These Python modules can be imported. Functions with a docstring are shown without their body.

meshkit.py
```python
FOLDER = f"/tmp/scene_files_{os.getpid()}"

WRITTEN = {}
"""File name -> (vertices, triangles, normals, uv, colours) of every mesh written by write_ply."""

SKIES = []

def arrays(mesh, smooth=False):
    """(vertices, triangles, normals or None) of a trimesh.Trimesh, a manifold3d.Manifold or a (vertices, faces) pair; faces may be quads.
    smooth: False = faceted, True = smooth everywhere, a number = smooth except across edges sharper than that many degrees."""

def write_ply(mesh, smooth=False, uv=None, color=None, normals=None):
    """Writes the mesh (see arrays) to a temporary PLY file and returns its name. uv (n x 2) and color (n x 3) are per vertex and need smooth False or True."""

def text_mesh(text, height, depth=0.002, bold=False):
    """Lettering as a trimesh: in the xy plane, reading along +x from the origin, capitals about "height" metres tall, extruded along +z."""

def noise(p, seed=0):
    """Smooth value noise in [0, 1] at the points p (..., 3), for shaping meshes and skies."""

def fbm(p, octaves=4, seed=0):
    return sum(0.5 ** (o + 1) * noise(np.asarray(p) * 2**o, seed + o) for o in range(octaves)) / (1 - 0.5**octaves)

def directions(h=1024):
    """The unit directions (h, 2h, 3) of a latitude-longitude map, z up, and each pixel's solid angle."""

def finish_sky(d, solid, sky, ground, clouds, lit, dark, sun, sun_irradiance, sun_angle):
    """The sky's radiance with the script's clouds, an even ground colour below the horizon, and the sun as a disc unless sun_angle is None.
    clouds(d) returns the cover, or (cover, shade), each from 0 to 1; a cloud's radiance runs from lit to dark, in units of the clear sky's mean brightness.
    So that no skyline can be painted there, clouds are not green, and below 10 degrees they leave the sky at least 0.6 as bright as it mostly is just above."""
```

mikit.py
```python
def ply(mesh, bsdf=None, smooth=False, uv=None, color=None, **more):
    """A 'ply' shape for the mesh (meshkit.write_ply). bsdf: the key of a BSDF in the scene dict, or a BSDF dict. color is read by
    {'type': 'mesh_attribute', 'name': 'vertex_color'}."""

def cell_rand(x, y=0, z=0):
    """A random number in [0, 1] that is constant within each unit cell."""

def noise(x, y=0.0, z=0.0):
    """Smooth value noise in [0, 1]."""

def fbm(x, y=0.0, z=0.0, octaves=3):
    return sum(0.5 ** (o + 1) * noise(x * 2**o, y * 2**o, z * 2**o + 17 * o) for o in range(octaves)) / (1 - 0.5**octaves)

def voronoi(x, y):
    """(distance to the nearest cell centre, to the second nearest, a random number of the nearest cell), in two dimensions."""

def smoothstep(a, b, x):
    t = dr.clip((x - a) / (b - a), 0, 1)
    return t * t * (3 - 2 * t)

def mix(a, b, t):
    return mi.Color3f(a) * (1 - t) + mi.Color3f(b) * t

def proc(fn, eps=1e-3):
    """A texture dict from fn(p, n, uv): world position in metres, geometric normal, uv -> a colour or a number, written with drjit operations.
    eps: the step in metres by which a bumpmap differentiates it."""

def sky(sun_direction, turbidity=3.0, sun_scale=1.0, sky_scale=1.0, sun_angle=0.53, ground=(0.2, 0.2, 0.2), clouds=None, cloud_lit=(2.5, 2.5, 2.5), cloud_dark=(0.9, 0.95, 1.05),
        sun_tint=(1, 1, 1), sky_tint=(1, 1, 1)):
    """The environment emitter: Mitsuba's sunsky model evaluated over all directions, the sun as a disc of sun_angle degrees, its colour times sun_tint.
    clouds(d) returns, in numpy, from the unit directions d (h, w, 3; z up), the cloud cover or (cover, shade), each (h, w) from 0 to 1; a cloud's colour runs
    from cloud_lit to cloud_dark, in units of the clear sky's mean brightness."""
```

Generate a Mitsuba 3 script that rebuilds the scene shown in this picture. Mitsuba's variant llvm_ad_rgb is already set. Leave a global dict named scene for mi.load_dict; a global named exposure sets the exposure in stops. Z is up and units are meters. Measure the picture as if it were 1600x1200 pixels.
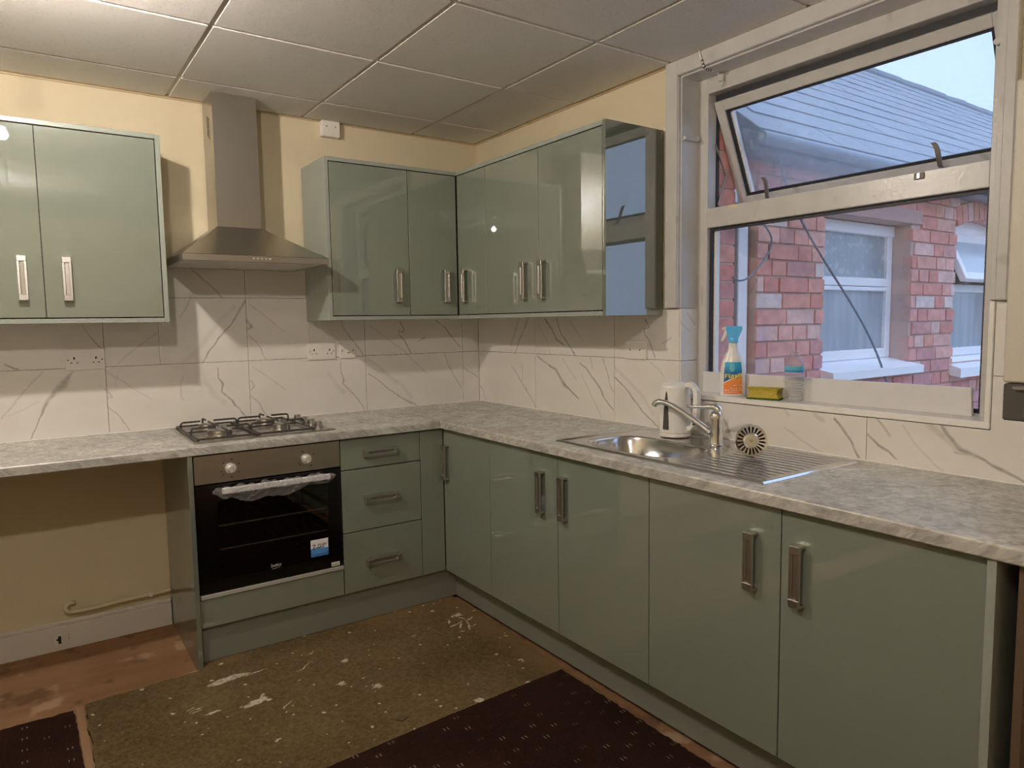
import math, random
import numpy as np, trimesh, manifold3d as m3
import drjit as dr, mitsuba as mi
import mikit, meshkit
from mikit import ply, proc, noise, fbm, voronoi, cell_rand, smoothstep, mix

T = mi.ScalarTransform4f
random.seed(7); rng = np.random.default_rng(7)
scene, labels = {}, {}

# ------------------------------------------------------------------ camera, sky, exposure
CAM = np.array([-2.19906, -3.49578, 1.35219])
YAW, PITCH, ROLL, FPX = 0.608224, -0.088895, -0.014694, 1095.753
_f = np.array([math.sin(YAW) * math.cos(PITCH), math.cos(YAW) * math.cos(PITCH), math.sin(PITCH)])
_r = np.array([math.cos(YAW), -math.sin(YAW), 0.0]); _u = np.cross(_r, _f)
UP = -math.sin(ROLL) * _r + math.cos(ROLL) * _u
scene['camera'] = {'type': 'perspective', 'fov_axis': 'x', 'fov': 2 * math.degrees(math.atan(800 / FPX)), 'near_clip': 0.02, 'far_clip': 200.0,
                   'to_world': T().look_at(origin=CAM.tolist(), target=(CAM + _f).tolist(), up=UP.tolist())}
SKY_TINT = np.array([0.62, 0.84, 1.24])
def overcast(d):      # an even overcast dusk sky, a little brighter overhead, with soft cloud mottling
    el = np.clip(d[..., 2], 0, 1)
    mott = meshkit.fbm(d * [2.0, 2.0, 4.0], 4, seed=3) - 0.5
    return np.ones(d.shape[:2]), np.clip(1 - el + 0.25 * mott, 0, 1)
scene['sky'] = mikit.sky((0.9, 0.2, 0.15), turbidity=4.0, sun_scale=0.0, sky_scale=22.5, ground=(0.25, 0.22, 0.2),
                         clouds=overcast, cloud_lit=(SKY_TINT * 1.5).tolist(), cloud_dark=(SKY_TINT * 0.75).tolist())
BULB = (1920.0, 1705.0, 1465.0)     # radiance of the two bare ceiling bulbs
exposure = 0.12

# ------------------------------------------------------------------ measures (metres; x right wall = 0, y back wall = 0)
W, WB, FD, DU, ZC = 0.889, 0.8515, -0.571, -0.320, 2.369
ZB, PR = 0.150, -0.505
U0, U1 = 1.370, 2.119

# ------------------------------------------------------------------ helpers
def num(name):
    if name not in USED: USED.add(name); return name
    k = 1
    while f'{name}_{k:03d}' in USED: k += 1
    USED.add(f'{name}_{k:03d}'); return f'{name}_{k:03d}'
USED = set()
def add(name, mesh, mat, parent=None, smooth=False, label=None, cat=None, group=None, kind=None, uv=None, shape=None, **more):
    key = num((parent + '__' if parent else '') + name)
    scene[key] = shape if shape is not None else ply(mesh, mat, smooth, uv=uv, **more)
    tag(key, label, cat, group, kind)
    return key
def tag(key, label=None, cat=None, group=None, kind=None):
    d = {k: v for k, v in (('label', label), ('category', cat), ('group', group), ('kind', kind)) if v}
    if d: labels[key] = d
def thing(name, label, cat, group=None):
    key = num(name); tag(key, label, cat, group); return key
def cbox(x0, x1, y0, y1, z0, z1, b=0.0):
    x0, x1 = sorted((x0, x1)); y0, y1 = sorted((y0, y1)); z0, z1 = sorted((z0, z1))
    if b <= 0:
        m = trimesh.creation.box(extents=(x1 - x0, y1 - y0, z1 - z0)); m.apply_translation(((x0 + x1) / 2, (y0 + y1) / 2, (z0 + z1) / 2)); return m
    b = min(b, (x1 - x0) * .45, (y1 - y0) * .45, (z1 - z0) * .45)
    P = []
    for x, sx in ((x0, 1), (x1, -1)):
        for y, sy in ((y0, 1), (y1, -1)):
            for z, sz in ((z0, 1), (z1, -1)):
                P += [(x, y + sy * b, z + sz * b), (x + sx * b, y, z + sz * b), (x + sx * b, y + sy * b, z)]
    return trimesh.convex.convex_hull(np.array(P))
def join(*ms): return trimesh.util.concatenate([m for m in ms])
def hull(P): return trimesh.convex.convex_hull(np.array(P, float))
def tube(pts, r, n=10, caps=True):
    pts = np.array(pts, float); k = len(pts); r = np.broadcast_to(np.asarray(r, float), (k,))
    tan = np.gradient(pts, axis=0); tan /= np.linalg.norm(tan, axis=1, keepdims=True)
    a = np.cross(tan[0], [0, 0, 1.0]); a = a if np.linalg.norm(a) > 1e-3 else np.cross(tan[0], [1.0, 0, 0]); a /= np.linalg.norm(a)
    V, F, ang = [], [], np.arange(n) * 2 * np.pi / n
    for i in range(k):
        a = a - tan[i] * (a @ tan[i]); a /= np.linalg.norm(a); b = np.cross(tan[i], a)
        V.append(pts[i] + r[i] * (np.cos(ang)[:, None] * a + np.sin(ang)[:, None] * b))
    V = np.vstack(V)
    for i in range(k - 1):
        for j in range(n):
            p, q = i * n + j, i * n + (j + 1) % n
            F += [(p, q, q + n), (p, q + n, p + n)]
    if caps:
        V = np.vstack([V, pts[0], pts[-1]])
        for j in range(n):
            F += [(len(V) - 2, (j + 1) % n, j), (len(V) - 1, (k - 1) * n + j, (k - 1) * n + (j + 1) % n)]
    return trimesh.Trimesh(V, F, process=False)
def smooth_path(pts, n=8):
    from scipy.interpolate import CubicSpline
    pts = np.array(pts, float); s = np.r_[0, np.cumsum(np.linalg.norm(np.diff(pts, axis=0), axis=1))]
    return CubicSpline(s, pts)(np.linspace(0, s[-1], n * (len(pts) - 1) + 1))
def lathe(prof, n=40, at=(0, 0, 0), sx=1.0, sy=1.0, rot=0.0):
    prof = np.array(prof, float); k = len(prof); ang = np.arange(n) * 2 * np.pi / n
    V = np.vstack([np.stack([r * np.cos(ang) * sx, r * np.sin(ang) * sy, np.full(n, z)], 1) for r, z in prof])
    F = []
    for i in range(k - 1):
        for j in range(n):
            p, q = i * n + j, i * n + (j + 1) % n
            F += [(p, q, q + n), (p, q + n, p + n)]
    m = trimesh.Trimesh(V, F, process=False); m.merge_vertices(); m.update_faces(m.nondegenerate_faces())
    c, s = math.cos(rot), math.sin(rot)
    v = m.vertices.copy(); m.vertices = np.stack([c * v[:, 0] - s * v[:, 1] + at[0], s * v[:, 0] + c * v[:, 1] + at[1], v[:, 2] + at[2]], 1)
    return m
def cyl(c, axis, r, h, n=24):
    m = trimesh.creation.cylinder(radius=r, height=h, sections=n)
    if axis == 'x': m.apply_transform(trimesh.transformations.rotation_matrix(math.pi / 2, [0, 1, 0]))
    if axis == 'y': m.apply_transform(trimesh.transformations.rotation_matrix(math.pi / 2, [1, 0, 0]))
    m.apply_translation(c); return m
def basis(m, o, a, b, c):      # mesh coordinates (x, y, z) become o + x*a + y*b + z*c
    m = m.copy(); v = m.vertices
    m.vertices = np.array(o) + v[:, :1] * np.array(a, float) + v[:, 1:2] * np.array(b, float) + v[:, 2:] * np.array(c, float)
    if np.linalg.det(np.array([a, b, c], float)) < 0: m.invert()
    return m
def poly(pts, h, z0):
    from shapely.geometry import Polygon
    m = trimesh.creation.extrude_polygon(Polygon(pts), h, engine='earcut'); m.apply_translation((0, 0, z0)); return m
def diff(a, *bs):
    A = m3.Manifold(m3.Mesh(np.asarray(a.vertices, np.float32), np.asarray(a.faces, np.uint32)))
    for b in bs: A = A - m3.Manifold(m3.Mesh(np.asarray(b.vertices, np.float32), np.asarray(b.faces, np.uint32)))
    q = A.to_mesh(); return trimesh.Trimesh(q.vert_properties[:, :3], q.tri_verts, process=False)

# ------------------------------------------------------------------ materials
def rgb(c): return {'type': 'rgb', 'value': list(map(float, c))}
def mat(name, d, two=False):
    scene[name] = {'type': 'twosided', 'bsdf': d} if two else d
def pr(c, rough=0.5, two=True, **k):
    d = {'type': 'principled', 'base_color': c if isinstance(c, dict) else rgb(c), 'roughness': rough, **k}
    return {'type': 'twosided', 'bsdf': d} if two else d
def diffuse(c): return {'type': 'twosided', 'bsdf': {'type': 'diffuse', 'reflectance': c if isinstance(c, dict) else rgb(c)}}
def gloss(c, a=0.02, ior=1.5):
    return {'type': 'twosided', 'bsdf': {**({'type': 'roughplastic', 'distribution': 'ggx', 'alpha': a} if a > .01 else {'type': 'plastic'}), 'int_ior': ior, 'nonlinear': True, 'diffuse_reflectance': c if isinstance(c, dict) else rgb(c)}}
GREEN = (0.535, 0.580, 0.525)
scene['door_gloss'] = gloss(GREEN, 0.004, 2.1)
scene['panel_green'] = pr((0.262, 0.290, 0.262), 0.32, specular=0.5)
scene['panel_gloss'] = gloss((0.535, 0.58, 0.525), 0.004, 2.5)
scene['skirting_paint'] = pr((0.58, 0.555, 0.52), 0.35)
scene['heater_cream'] = pr((0.47, 0.44, 0.385), 0.4)
scene['plinth_green_shaded'] = pr((0.17, 0.18, 0.155), 0.42)  # panel green darkened to hold the shade of the recess under the units
scene['carcass'] = pr((0.06, 0.06, 0.05), 0.6)
scene['nickel'] = pr((0.52, 0.51, 0.495), 0.33, metallic=1.0)
scene['chrome'] = pr((0.80, 0.81, 0.83), 0.05, metallic=1.0)
scene['steel'] = pr((0.50, 0.48, 0.45), 0.30, metallic=1.0)
scene['sink_steel'] = pr((0.62, 0.62, 0.63), 0.15, metallic=1.0)
scene['black_iron'] = pr((0.025, 0.022, 0.02), 0.45)
scene['black_glass'] = gloss((0.004, 0.004, 0.004), 0.02)
scene['black'] = pr((0.01, 0.009, 0.008), 0.6)
scene['dark_grey'] = pr((0.05, 0.045, 0.04), 0.5)
scene['white_plastic'] = pr((0.70, 0.69, 0.66), 0.3)
scene['socket_plastic'] = pr((0.66, 0.64, 0.60), 0.3)
scene['silver_strip'] = pr((0.75, 0.74, 0.72), 0.25, metallic=0.6)
scene['glass'] = {'type': 'thindielectric', 'int_ior': 1.5}
scene['hazed_glass'] = {'type': 'blendbsdf', 'weight': 0.22, 'a': {'type': 'thindielectric', 'int_ior': 1.5}, 'b': {'type': 'principledthin', 'base_color': rgb((.9, .9, .92)), 'roughness': .5, 'diff_trans': 1.9, 'spec_trans': 0.0}}  # pale diffuse layer put in as sky haze on the tilted pane
scene['bottle_plastic'] = {'type': 'blendbsdf', 'weight': 0.10, 'a': {'type': 'thindielectric', 'int_ior': 1.6}, 'b': pr((.75, .78, .80), .15)}
scene['oven_glass'] = {'type': 'thindielectric', 'int_ior': 1.5, 'specular_transmittance': rgb((0.55, 0.52, 0.5))}
scene['gasket'] = pr((0.012, 0.013, 0.02), 0.5)
scene['bronze'] = pr((0.10, 0.085, 0.075), 0.45, metallic=0.3)
scene['paper_white'] = pr((0.60, 0.59, 0.60), 0.5)

def f_cream(p, n, uv):
    k = fbm(p.x * 2.3, p.y * 2.3, p.z * 2.3, 3)
    return mix((0.565, 0.495, 0.355), (0.62, 0.545, 0.40), k)
scene['cream_paint'] = diffuse(proc(f_cream))
def f_wpaint(p, n, uv):
    k = fbm(p.x * 14, p.y * 14, p.z * 9, 3)
    grime = smoothstep(0.70, 0.85, fbm(p.x * 30 + 3, p.y * 30, p.z * 12, 3)) * 0.15
    return mix((0.43, 0.42, 0.405), (0.50, 0.49, 0.475), k) * (1 - grime)
scene['white_paint'] = {'type': 'twosided', 'bsdf': {'type': 'bumpmap', 'arbitrary': proc(lambda p, n, uv: fbm(p.x * 160, p.y * 160, p.z * 160, 2), 5e-4), 'scale': 0.0004,
                        'nested': {'type': 'principled', 'base_color': proc(f_wpaint), 'roughness': 0.28}}}
def f_ceil(p, n, uv):
    big = fbm(p.x * 1.7, p.y * 1.7, 0.0, 3)
    d1, d2, w = voronoi(p.x * 130, p.y * 130)
    pit = smoothstep(0.20, 0.05, d1) * dr.select(w > 0.62, 1.0, 0.0)
    d3, d4, w2 = voronoi(p.x * 48 + 7, p.y * 60)
    worm = smoothstep(0.16, 0.04, d3) * dr.select(w2 > 0.7, 1.0, 0.0)
    return mix((0.73, 0.715, 0.69), (0.79, 0.775, 0.75), big) * (1 - 0.35 * dr.maximum(pit, worm))
scene['ceiling_tile_board'] = diffuse(proc(f_ceil))
scene['tee_metal'] = pr((0.62, 0.59, 0.55), 0.5)
scene['angle_trim'] = pr((0.42, 0.33, 0.21), 0.45)

VEINS_BACK = [(-2.03,1.167,-2.052,1.142,0.0014,0.0071,0.8), (-2.052,1.142,-2.07,1.112,0.0071,0.0106,0.8), (-2.07,1.112,-2.095,1.09,0.0106,0.007,0.8), (-2.095,1.09,-2.12,1.059,0.007,0.0042,0.8), (-2.12,1.059,-2.142,1.023,0.0042,0.0033,0.8), (-2.142,1.023,-2.16,0.978,0.0033,0.0014,0.8), (-2.16,0.978,-2.176,0.937,0.0014,0.0014,0.8), (-2.176,0.937,-2.197,0.888,0.0014,0.0012,0.8), (-2.137,1.173,-2.198,1.102,0.0023,0.0023,0.35), (-2.198,1.102,-2.248,1.037,0.0023,0.0023,0.35), (-2.248,1.037,-2.284,0.989,0.0023,0.0023,0.35), (-1.986,1.365,-1.96,1.317,0.0019,0.0019,0.6), (-1.96,1.317,-1.93,1.273,0.0019,0.0019,0.6), (-1.93,1.273,-1.914,1.258,0.0019,0.0019,0.6), (-2.259,1.209,-2.231,1.189,0.002,0.0021,1), (-2.231,1.189,-2.22,1.186,0.0021,0.0021,1), (-1.907,1.16,-1.845,1.113,0.0015,0.0015,0.35), (-1.845,1.113,-1.795,1.07,0.0015,0.0015,0.35), (-1.795,1.07,-1.735,1.025,0.0015,0.0015,0.35), (-1.913,1.083,-1.902,1.067,0.0019,0.0019,0.6), (-1.902,1.067,-1.892,1.047,0.0019,0.002,0.6), (-1.892,1.047,-1.907,1.046,0.002,0.0019,0.6), (-1.911,1.014,-1.901,0.999,0.0015,0.0015,0.6), (-1.901,0.999,-1.863,0.953,0.0015,0.0015,0.6), (-1.863,0.953,-1.847,0.924,0.0015,0.0015,0.6), (-1.847,0.924,-1.829,0.893,0.0015,0.0015,0.6), (-1.701,1.321,-1.785,1.263,0.002,0.002,0.35), (-1.785,1.263,-1.821,1.23,0.002,0.002,0.35), (-1.821,1.23,-1.862,1.192,0.002,0.002,0.35), (-1.867,1.144,-1.877,1.09,0.0012,0.0012,0.35), (-2.261,0.997,-2.156,1.048,0.0011,0.0012,0.25), (-1.551,1.619,-1.504,1.575,0.0026,0.0027,0.6), (-1.504,1.575,-1.456,1.529,0.0027,0.0027,0.6), (-1.456,1.529,-1.414,1.483,0.0027,0.0027,0.6), (-1.313,1.47,-1.331,1.439,0.0031,0.0031,0.9), (-1.331,1.439,-1.381,1.361,0.0031,0.002,0.9), (-1.381,1.361,-1.436,1.295,0.002,0.0024,0.9), (-1.436,1.295,-1.477,1.242,0.0024,0.0017,0.9), (-1.477,1.242,-1.514,1.183,0.0017,0.0017,0.9), (-1.364,1.436,-1.425,1.382,0.0082,0.0081,0.2), (-1.425,1.382,-1.486,1.303,0.0081,0.008,0.2), (-1.486,1.303,-1.546,1.231,0.008,0.008,0.2), (-1.546,1.231,-1.597,1.187,0.008,0.0079,0.2), (-1.552,1.476,-1.578,1.43,0.0023,0.0023,0.35), (-1.578,1.43,-1.605,1.391,0.0023,0.0023,0.35), (-1.308,1.374,-1.286,1.346,0.0041,0.0042,0.8), (-1.286,1.346,-1.303,1.34,0.0042,0.0041,0.8), (-1.304,1.305,-1.266,1.27,0.0017,0.0017,0.6), (-1.266,1.27,-1.228,1.188,0.0017,0.0018,0.6), (-1.291,1.45,-1.212,1.387,0.0017,0.0018,0.35), (-1.212,1.387,-1.132,1.319,0.0018,0.0018,0.35), (-1.449,1.153,-1.451,1.106,0.0014,0.002,0.9), (-1.451,1.106,-1.433,1.077,0.002,0.0031,0.9), (-1.433,1.077,-1.438,1.043,0.0031,0.0024,0.9), (-1.438,1.043,-1.405,1.003,0.0024,0.0024,0.9), (-1.405,1.003,-1.361,0.954,0.0024,0.0021,0.9), (-1.361,0.954,-1.339,0.918,0.0021,0.0021,0.9), (-1.509,1.095,-1.474,1.032,0.0081,0.0081,0.2), (-1.474,1.032,-1.431,0.988,0.0081,0.0082,0.2), (-1.6,1.127,-1.614,1.089,0.002,0.002,0.35), (-1.614,1.089,-1.614,1.029,0.002,0.002,0.35), (-1.614,1.029,-1.6,1.014,0.002,0.002,0.35), (-1.301,1.083,-1.287,1.061,0.0021,0.0021,0.6), (-1.287,1.061,-1.303,1.041,0.0021,0.0021,0.6), (-1.301,1.009,-1.272,0.975,0.0021,0.0021,0.6), (-1.272,0.975,-1.237,0.912,0.0021,0.0021,0.6), (-1.291,1.152,-1.212,1.092,0.0017,0.0018,0.35), (-1.212,1.092,-1.137,1.03,0.0018,0.0018,0.35), (-0.833,1.371,-0.828,1.336,0.0023,0.0023,0.6), (-0.828,1.336,-0.799,1.295,0.0023,0.0023,0.6), (-0.799,1.295,-0.758,1.241,0.0023,0.0024,0.6), (-0.758,1.241,-0.722,1.187,0.0024,0.0024,0.6), (-0.697,1.168,-0.635,1.123,0.0066,0.0066,0.25), (-0.635,1.123,-0.565,1.053,0.0066,0.0067,0.25), (-0.565,1.053,-0.499,1.012,0.0067,0.0068,0.25), (-0.499,1.012,-0.447,0.94,0.0068,0.0068,0.25), (-0.697,1.087,-0.625,1.038,0.0015,0.0015,0.8), (-0.625,1.038,-0.574,0.992,0.0015,0.0021,0.8), (-0.574,0.992,-0.502,0.938,0.0021,0.0018,0.8), (-0.502,0.938,-0.441,0.908,0.0018,0.0037,0.8), (-0.441,0.908,-0.414,0.893,0.0037,0.0019,0.8), (-0.505,1.358,-0.476,1.318,0.0018,0.0018,1), (-0.476,1.318,-0.487,1.303,0.0018,0.0018,1), (-0.487,1.303,-0.513,1.313,0.0018,0.0018,1), (-0.513,1.313,-0.504,1.282,0.0018,0.0018,1), (-0.504,1.282,-0.478,1.257,0.0018,0.0018,1), (-0.478,1.257,-0.443,1.188,0.0018,0.0019,1), (-0.28,1.365,-0.216,1.314,0.0022,0.0029,0.8), (-0.216,1.314,-0.181,1.268,0.0029,0.0029,0.8), (-0.181,1.268,-0.123,1.209,0.0029,0.0016,0.8), (-0.672,1.34,-0.578,1.266,0.0024,0.0024,0.35), (-0.578,1.266,-0.486,1.202,0.0024,0.0025,0.35), (-0.486,1.202,-0.393,1.111,0.0025,0.0025,0.35), (-0.393,1.111,-0.352,1.072,0.0025,0.0025,0.35), (-0.231,1.177,-0.207,1.115,0.0019,0.0019,0.6), (-0.207,1.115,-0.172,1.049,0.0019,0.0019,0.6), (-0.172,1.049,-0.121,0.968,0.0019,0.002,0.6), (-0.111,1.091,-0.058,1.062,0.0023,0.0023,0.6), (-0.058,1.062,-0.012,1.027,0.0023,0.0023,0.6), (-0.847,1.157,-0.846,1.093,0.0012,0.002,0.7), (-0.846,1.093,-0.832,1.062,0.002,0.0029,0.7), (-0.832,1.062,-0.839,1.045,0.0029,0.002,0.7), (-0.839,1.045,-0.792,0.995,0.002,0.0021,0.7), (-0.792,0.995,-0.756,0.951,0.0021,0.0021,0.7), (-0.756,0.951,-0.726,0.897,0.0021,0.0015,0.7), (-0.915,1.096,-0.876,1.042,0.0069,0.007,0.2), (-0.876,1.042,-0.835,0.998,0.007,0.007,0.2), (-0.353,1.272,-0.396,1.249,0.0022,0.0022,0.6)]
VEINS_RIGHT = [(0.012,1.049,-0.01,1.018,0.002,0.002,0.6), (-0.01,1.018,-0.001,0.986,0.002,0.002,0.6), (-0.001,0.986,-0.044,0.948,0.002,0.002,0.6), (-0.044,0.948,-0.065,0.902,0.002,0.002,0.6), (-0.498,1.371,-0.46,1.314,0.0022,0.0022,1), (-0.46,1.314,-0.421,1.263,0.0022,0.0022,1), (-0.421,1.263,-0.369,1.181,0.0022,0.0022,1), (-0.411,1.365,-0.371,1.292,0.0066,0.0067,0.35), (-0.371,1.292,-0.331,1.224,0.0067,0.0067,0.35), (-0.644,1.362,-0.694,1.314,0.0028,0.0028,1), (-0.694,1.314,-0.737,1.259,0.0028,0.0027,1), (-0.737,1.259,-0.786,1.233,0.0027,0.0027,1), (-0.734,1.361,-0.77,1.287,0.0024,0.0024,1), (-0.77,1.287,-0.823,1.24,0.0024,0.0023,1), (-0.823,1.24,-0.874,1.188,0.0023,0.0023,1), (-0.581,1.335,-0.648,1.258,0.0021,0.0021,0.35), (-0.648,1.258,-0.681,1.19,0.0021,0.0021,0.35), (-0.845,1.347,-0.905,1.288,0.002,0.002,0.35), (-0.905,1.288,-0.935,1.255,0.002,0.002,0.35), (-0.572,1.169,-0.646,1.14,0.0021,0.0021,0.9), (-0.646,1.14,-0.724,1.108,0.0021,0.0041,0.9), (-0.724,1.108,-0.757,1.076,0.0041,0.0055,0.9), (-0.757,1.076,-0.789,1.037,0.0055,0.0068,0.9), (-0.789,1.037,-0.831,1.016,0.0068,0.003,0.9), (-0.831,1.016,-0.903,0.975,0.003,0.0017,0.9), (-0.914,1.144,-0.964,1.126,0.0023,0.0032,0.9), (-0.964,1.126,-1.012,1.077,0.0032,0.0026,0.9), (-1.012,1.077,-1.05,1.041,0.0026,0.0038,0.9), (-1.05,1.041,-1.087,0.993,0.0038,0.0022,0.9), (-1.087,0.993,-1.115,0.964,0.0022,0.0022,0.9), (-1.115,0.964,-1.146,0.944,0.0022,0.0019,0.9), (-0.924,1.092,-0.983,1.017,0.002,0.0019,0.35), (-0.983,1.017,-1.03,0.95,0.0019,0.0019,0.35), (-1.03,0.95,-1.068,0.895,0.0019,0.0019,0.35), (-1.074,1.175,-1.106,1.114,0.0019,0.0019,0.6), (-1.106,1.114,-1.119,1.065,0.0019,0.0019,0.6), (-1.119,1.065,-1.146,1.029,0.0019,0.0019,0.6), (-0.779,1.165,-0.842,1.107,0.002,0.002,0.35), (-0.842,1.107,-0.883,1.07,0.002,0.002,0.35), (-0.989,1.179,-1.003,1.128,0.0029,0.0029,0.35), (-1.156,1.092,-1.221,1.053,0.0019,0.0018,1), (-1.221,1.053,-1.256,1.019,0.0018,0.0018,1), (-1.256,1.019,-1.331,0.953,0.0018,0.0018,1), (-1.331,0.953,-1.427,0.892,0.0018,0.0017,1), (-1.16,1.135,-1.239,1.084,0.0056,0.0054,0.25), (-1.239,1.084,-1.322,1.03,0.0054,0.0053,0.25), (-1.322,1.03,-1.395,0.948,0.0053,0.0052,0.25), (-1.346,1.354,-1.37,1.319,0.0018,0.0017,1), (-1.37,1.319,-1.338,1.314,0.0017,0.0018,1), (-1.338,1.314,-1.346,1.284,0.0018,0.0018,1), (-1.346,1.284,-1.37,1.261,0.0018,0.0017,1), (-1.37,1.261,-1.402,1.193,0.0017,0.0017,1), (-1.378,1.169,-1.418,1.147,0.0017,0.0017,0.35), (-1.418,1.147,-1.456,1.109,0.0017,0.0017,0.35), (-1.493,1.277,-1.448,1.251,0.0017,0.0017,0.6), (-0.341,1.105,-0.404,1.049,0.0026,0.0026,0.6), (-0.404,1.049,-0.453,1,0.0026,0.0026,0.6), (-0.453,1,-0.513,0.946,0.0026,0.0025,0.6), (-0.513,0.946,-0.549,0.899,0.0025,0.0025,0.6), (-0.431,1.124,-0.442,1.073,0.0022,0.0022,0.6), (-0.442,1.073,-0.429,1.028,0.0022,0.0022,0.6), (-0.429,1.028,-0.477,0.987,0.0022,0.0022,0.6), (-2.212,1.015,-2.249,0.975,0.0024,0.0024,1), (-2.249,0.975,-2.278,0.93,0.0024,0.0024,1), (-2.278,0.93,-2.3,0.892,0.0024,0.0024,1), (-2.325,0.974,-2.359,0.945,0.002,0.0026,0.9), (-2.359,0.945,-2.392,0.93,0.0026,0.0026,0.9), (-2.392,0.93,-2.418,0.911,0.0026,0.0013,0.9), (-2.35,1.033,-2.377,1.003,0.0026,0.0026,0.6), (-2.377,1.003,-2.394,0.982,0.0026,0.0026,0.6), (-2.434,1.016,-2.472,0.963,0.0019,0.0019,0.35), (-2.472,0.963,-2.509,0.931,0.0019,0.0019,0.35), (-2.509,0.931,-2.551,0.894,0.0019,0.0018,0.35), (-2.493,1.042,-2.529,1.015,0.0068,0.0068,0.4), (-2.529,1.015,-2.564,0.988,0.0068,0.0067,0.4), (-2.564,0.988,-2.598,0.963,0.0067,0.0066,0.4), (-2.598,0.963,-2.631,0.952,0.0066,0.0065,0.4), (-2.534,1.04,-2.564,1.001,0.0025,0.0036,0.9), (-2.564,1.001,-2.598,0.966,0.0036,0.0048,0.9), (-2.598,0.966,-2.663,0.942,0.0048,0.0023,0.9), (-2.663,0.942,-2.705,0.92,0.0023,0.0029,0.9), (-2.705,0.92,-2.755,0.9,0.0029,0.0017,0.9), (-2.017,1.036,-2.042,1.009,0.003,0.0029,0.35), (-2.137,1.025,-2.175,1.001,0.0043,0.0042,0.35), (-2.027,0.962,-2.092,0.926,0.0022,0.0022,0.35), (-2.092,0.926,-2.17,0.894,0.0022,0.0021,0.35), (-1.756,0.979,-1.786,0.926,0.0024,0.0024,0.6), (-1.786,0.926,-1.801,0.896,0.0024,0.0024,0.6), (-2.582,0.957,-2.626,0.954,0.0024,0.0024,0.6)]

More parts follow.
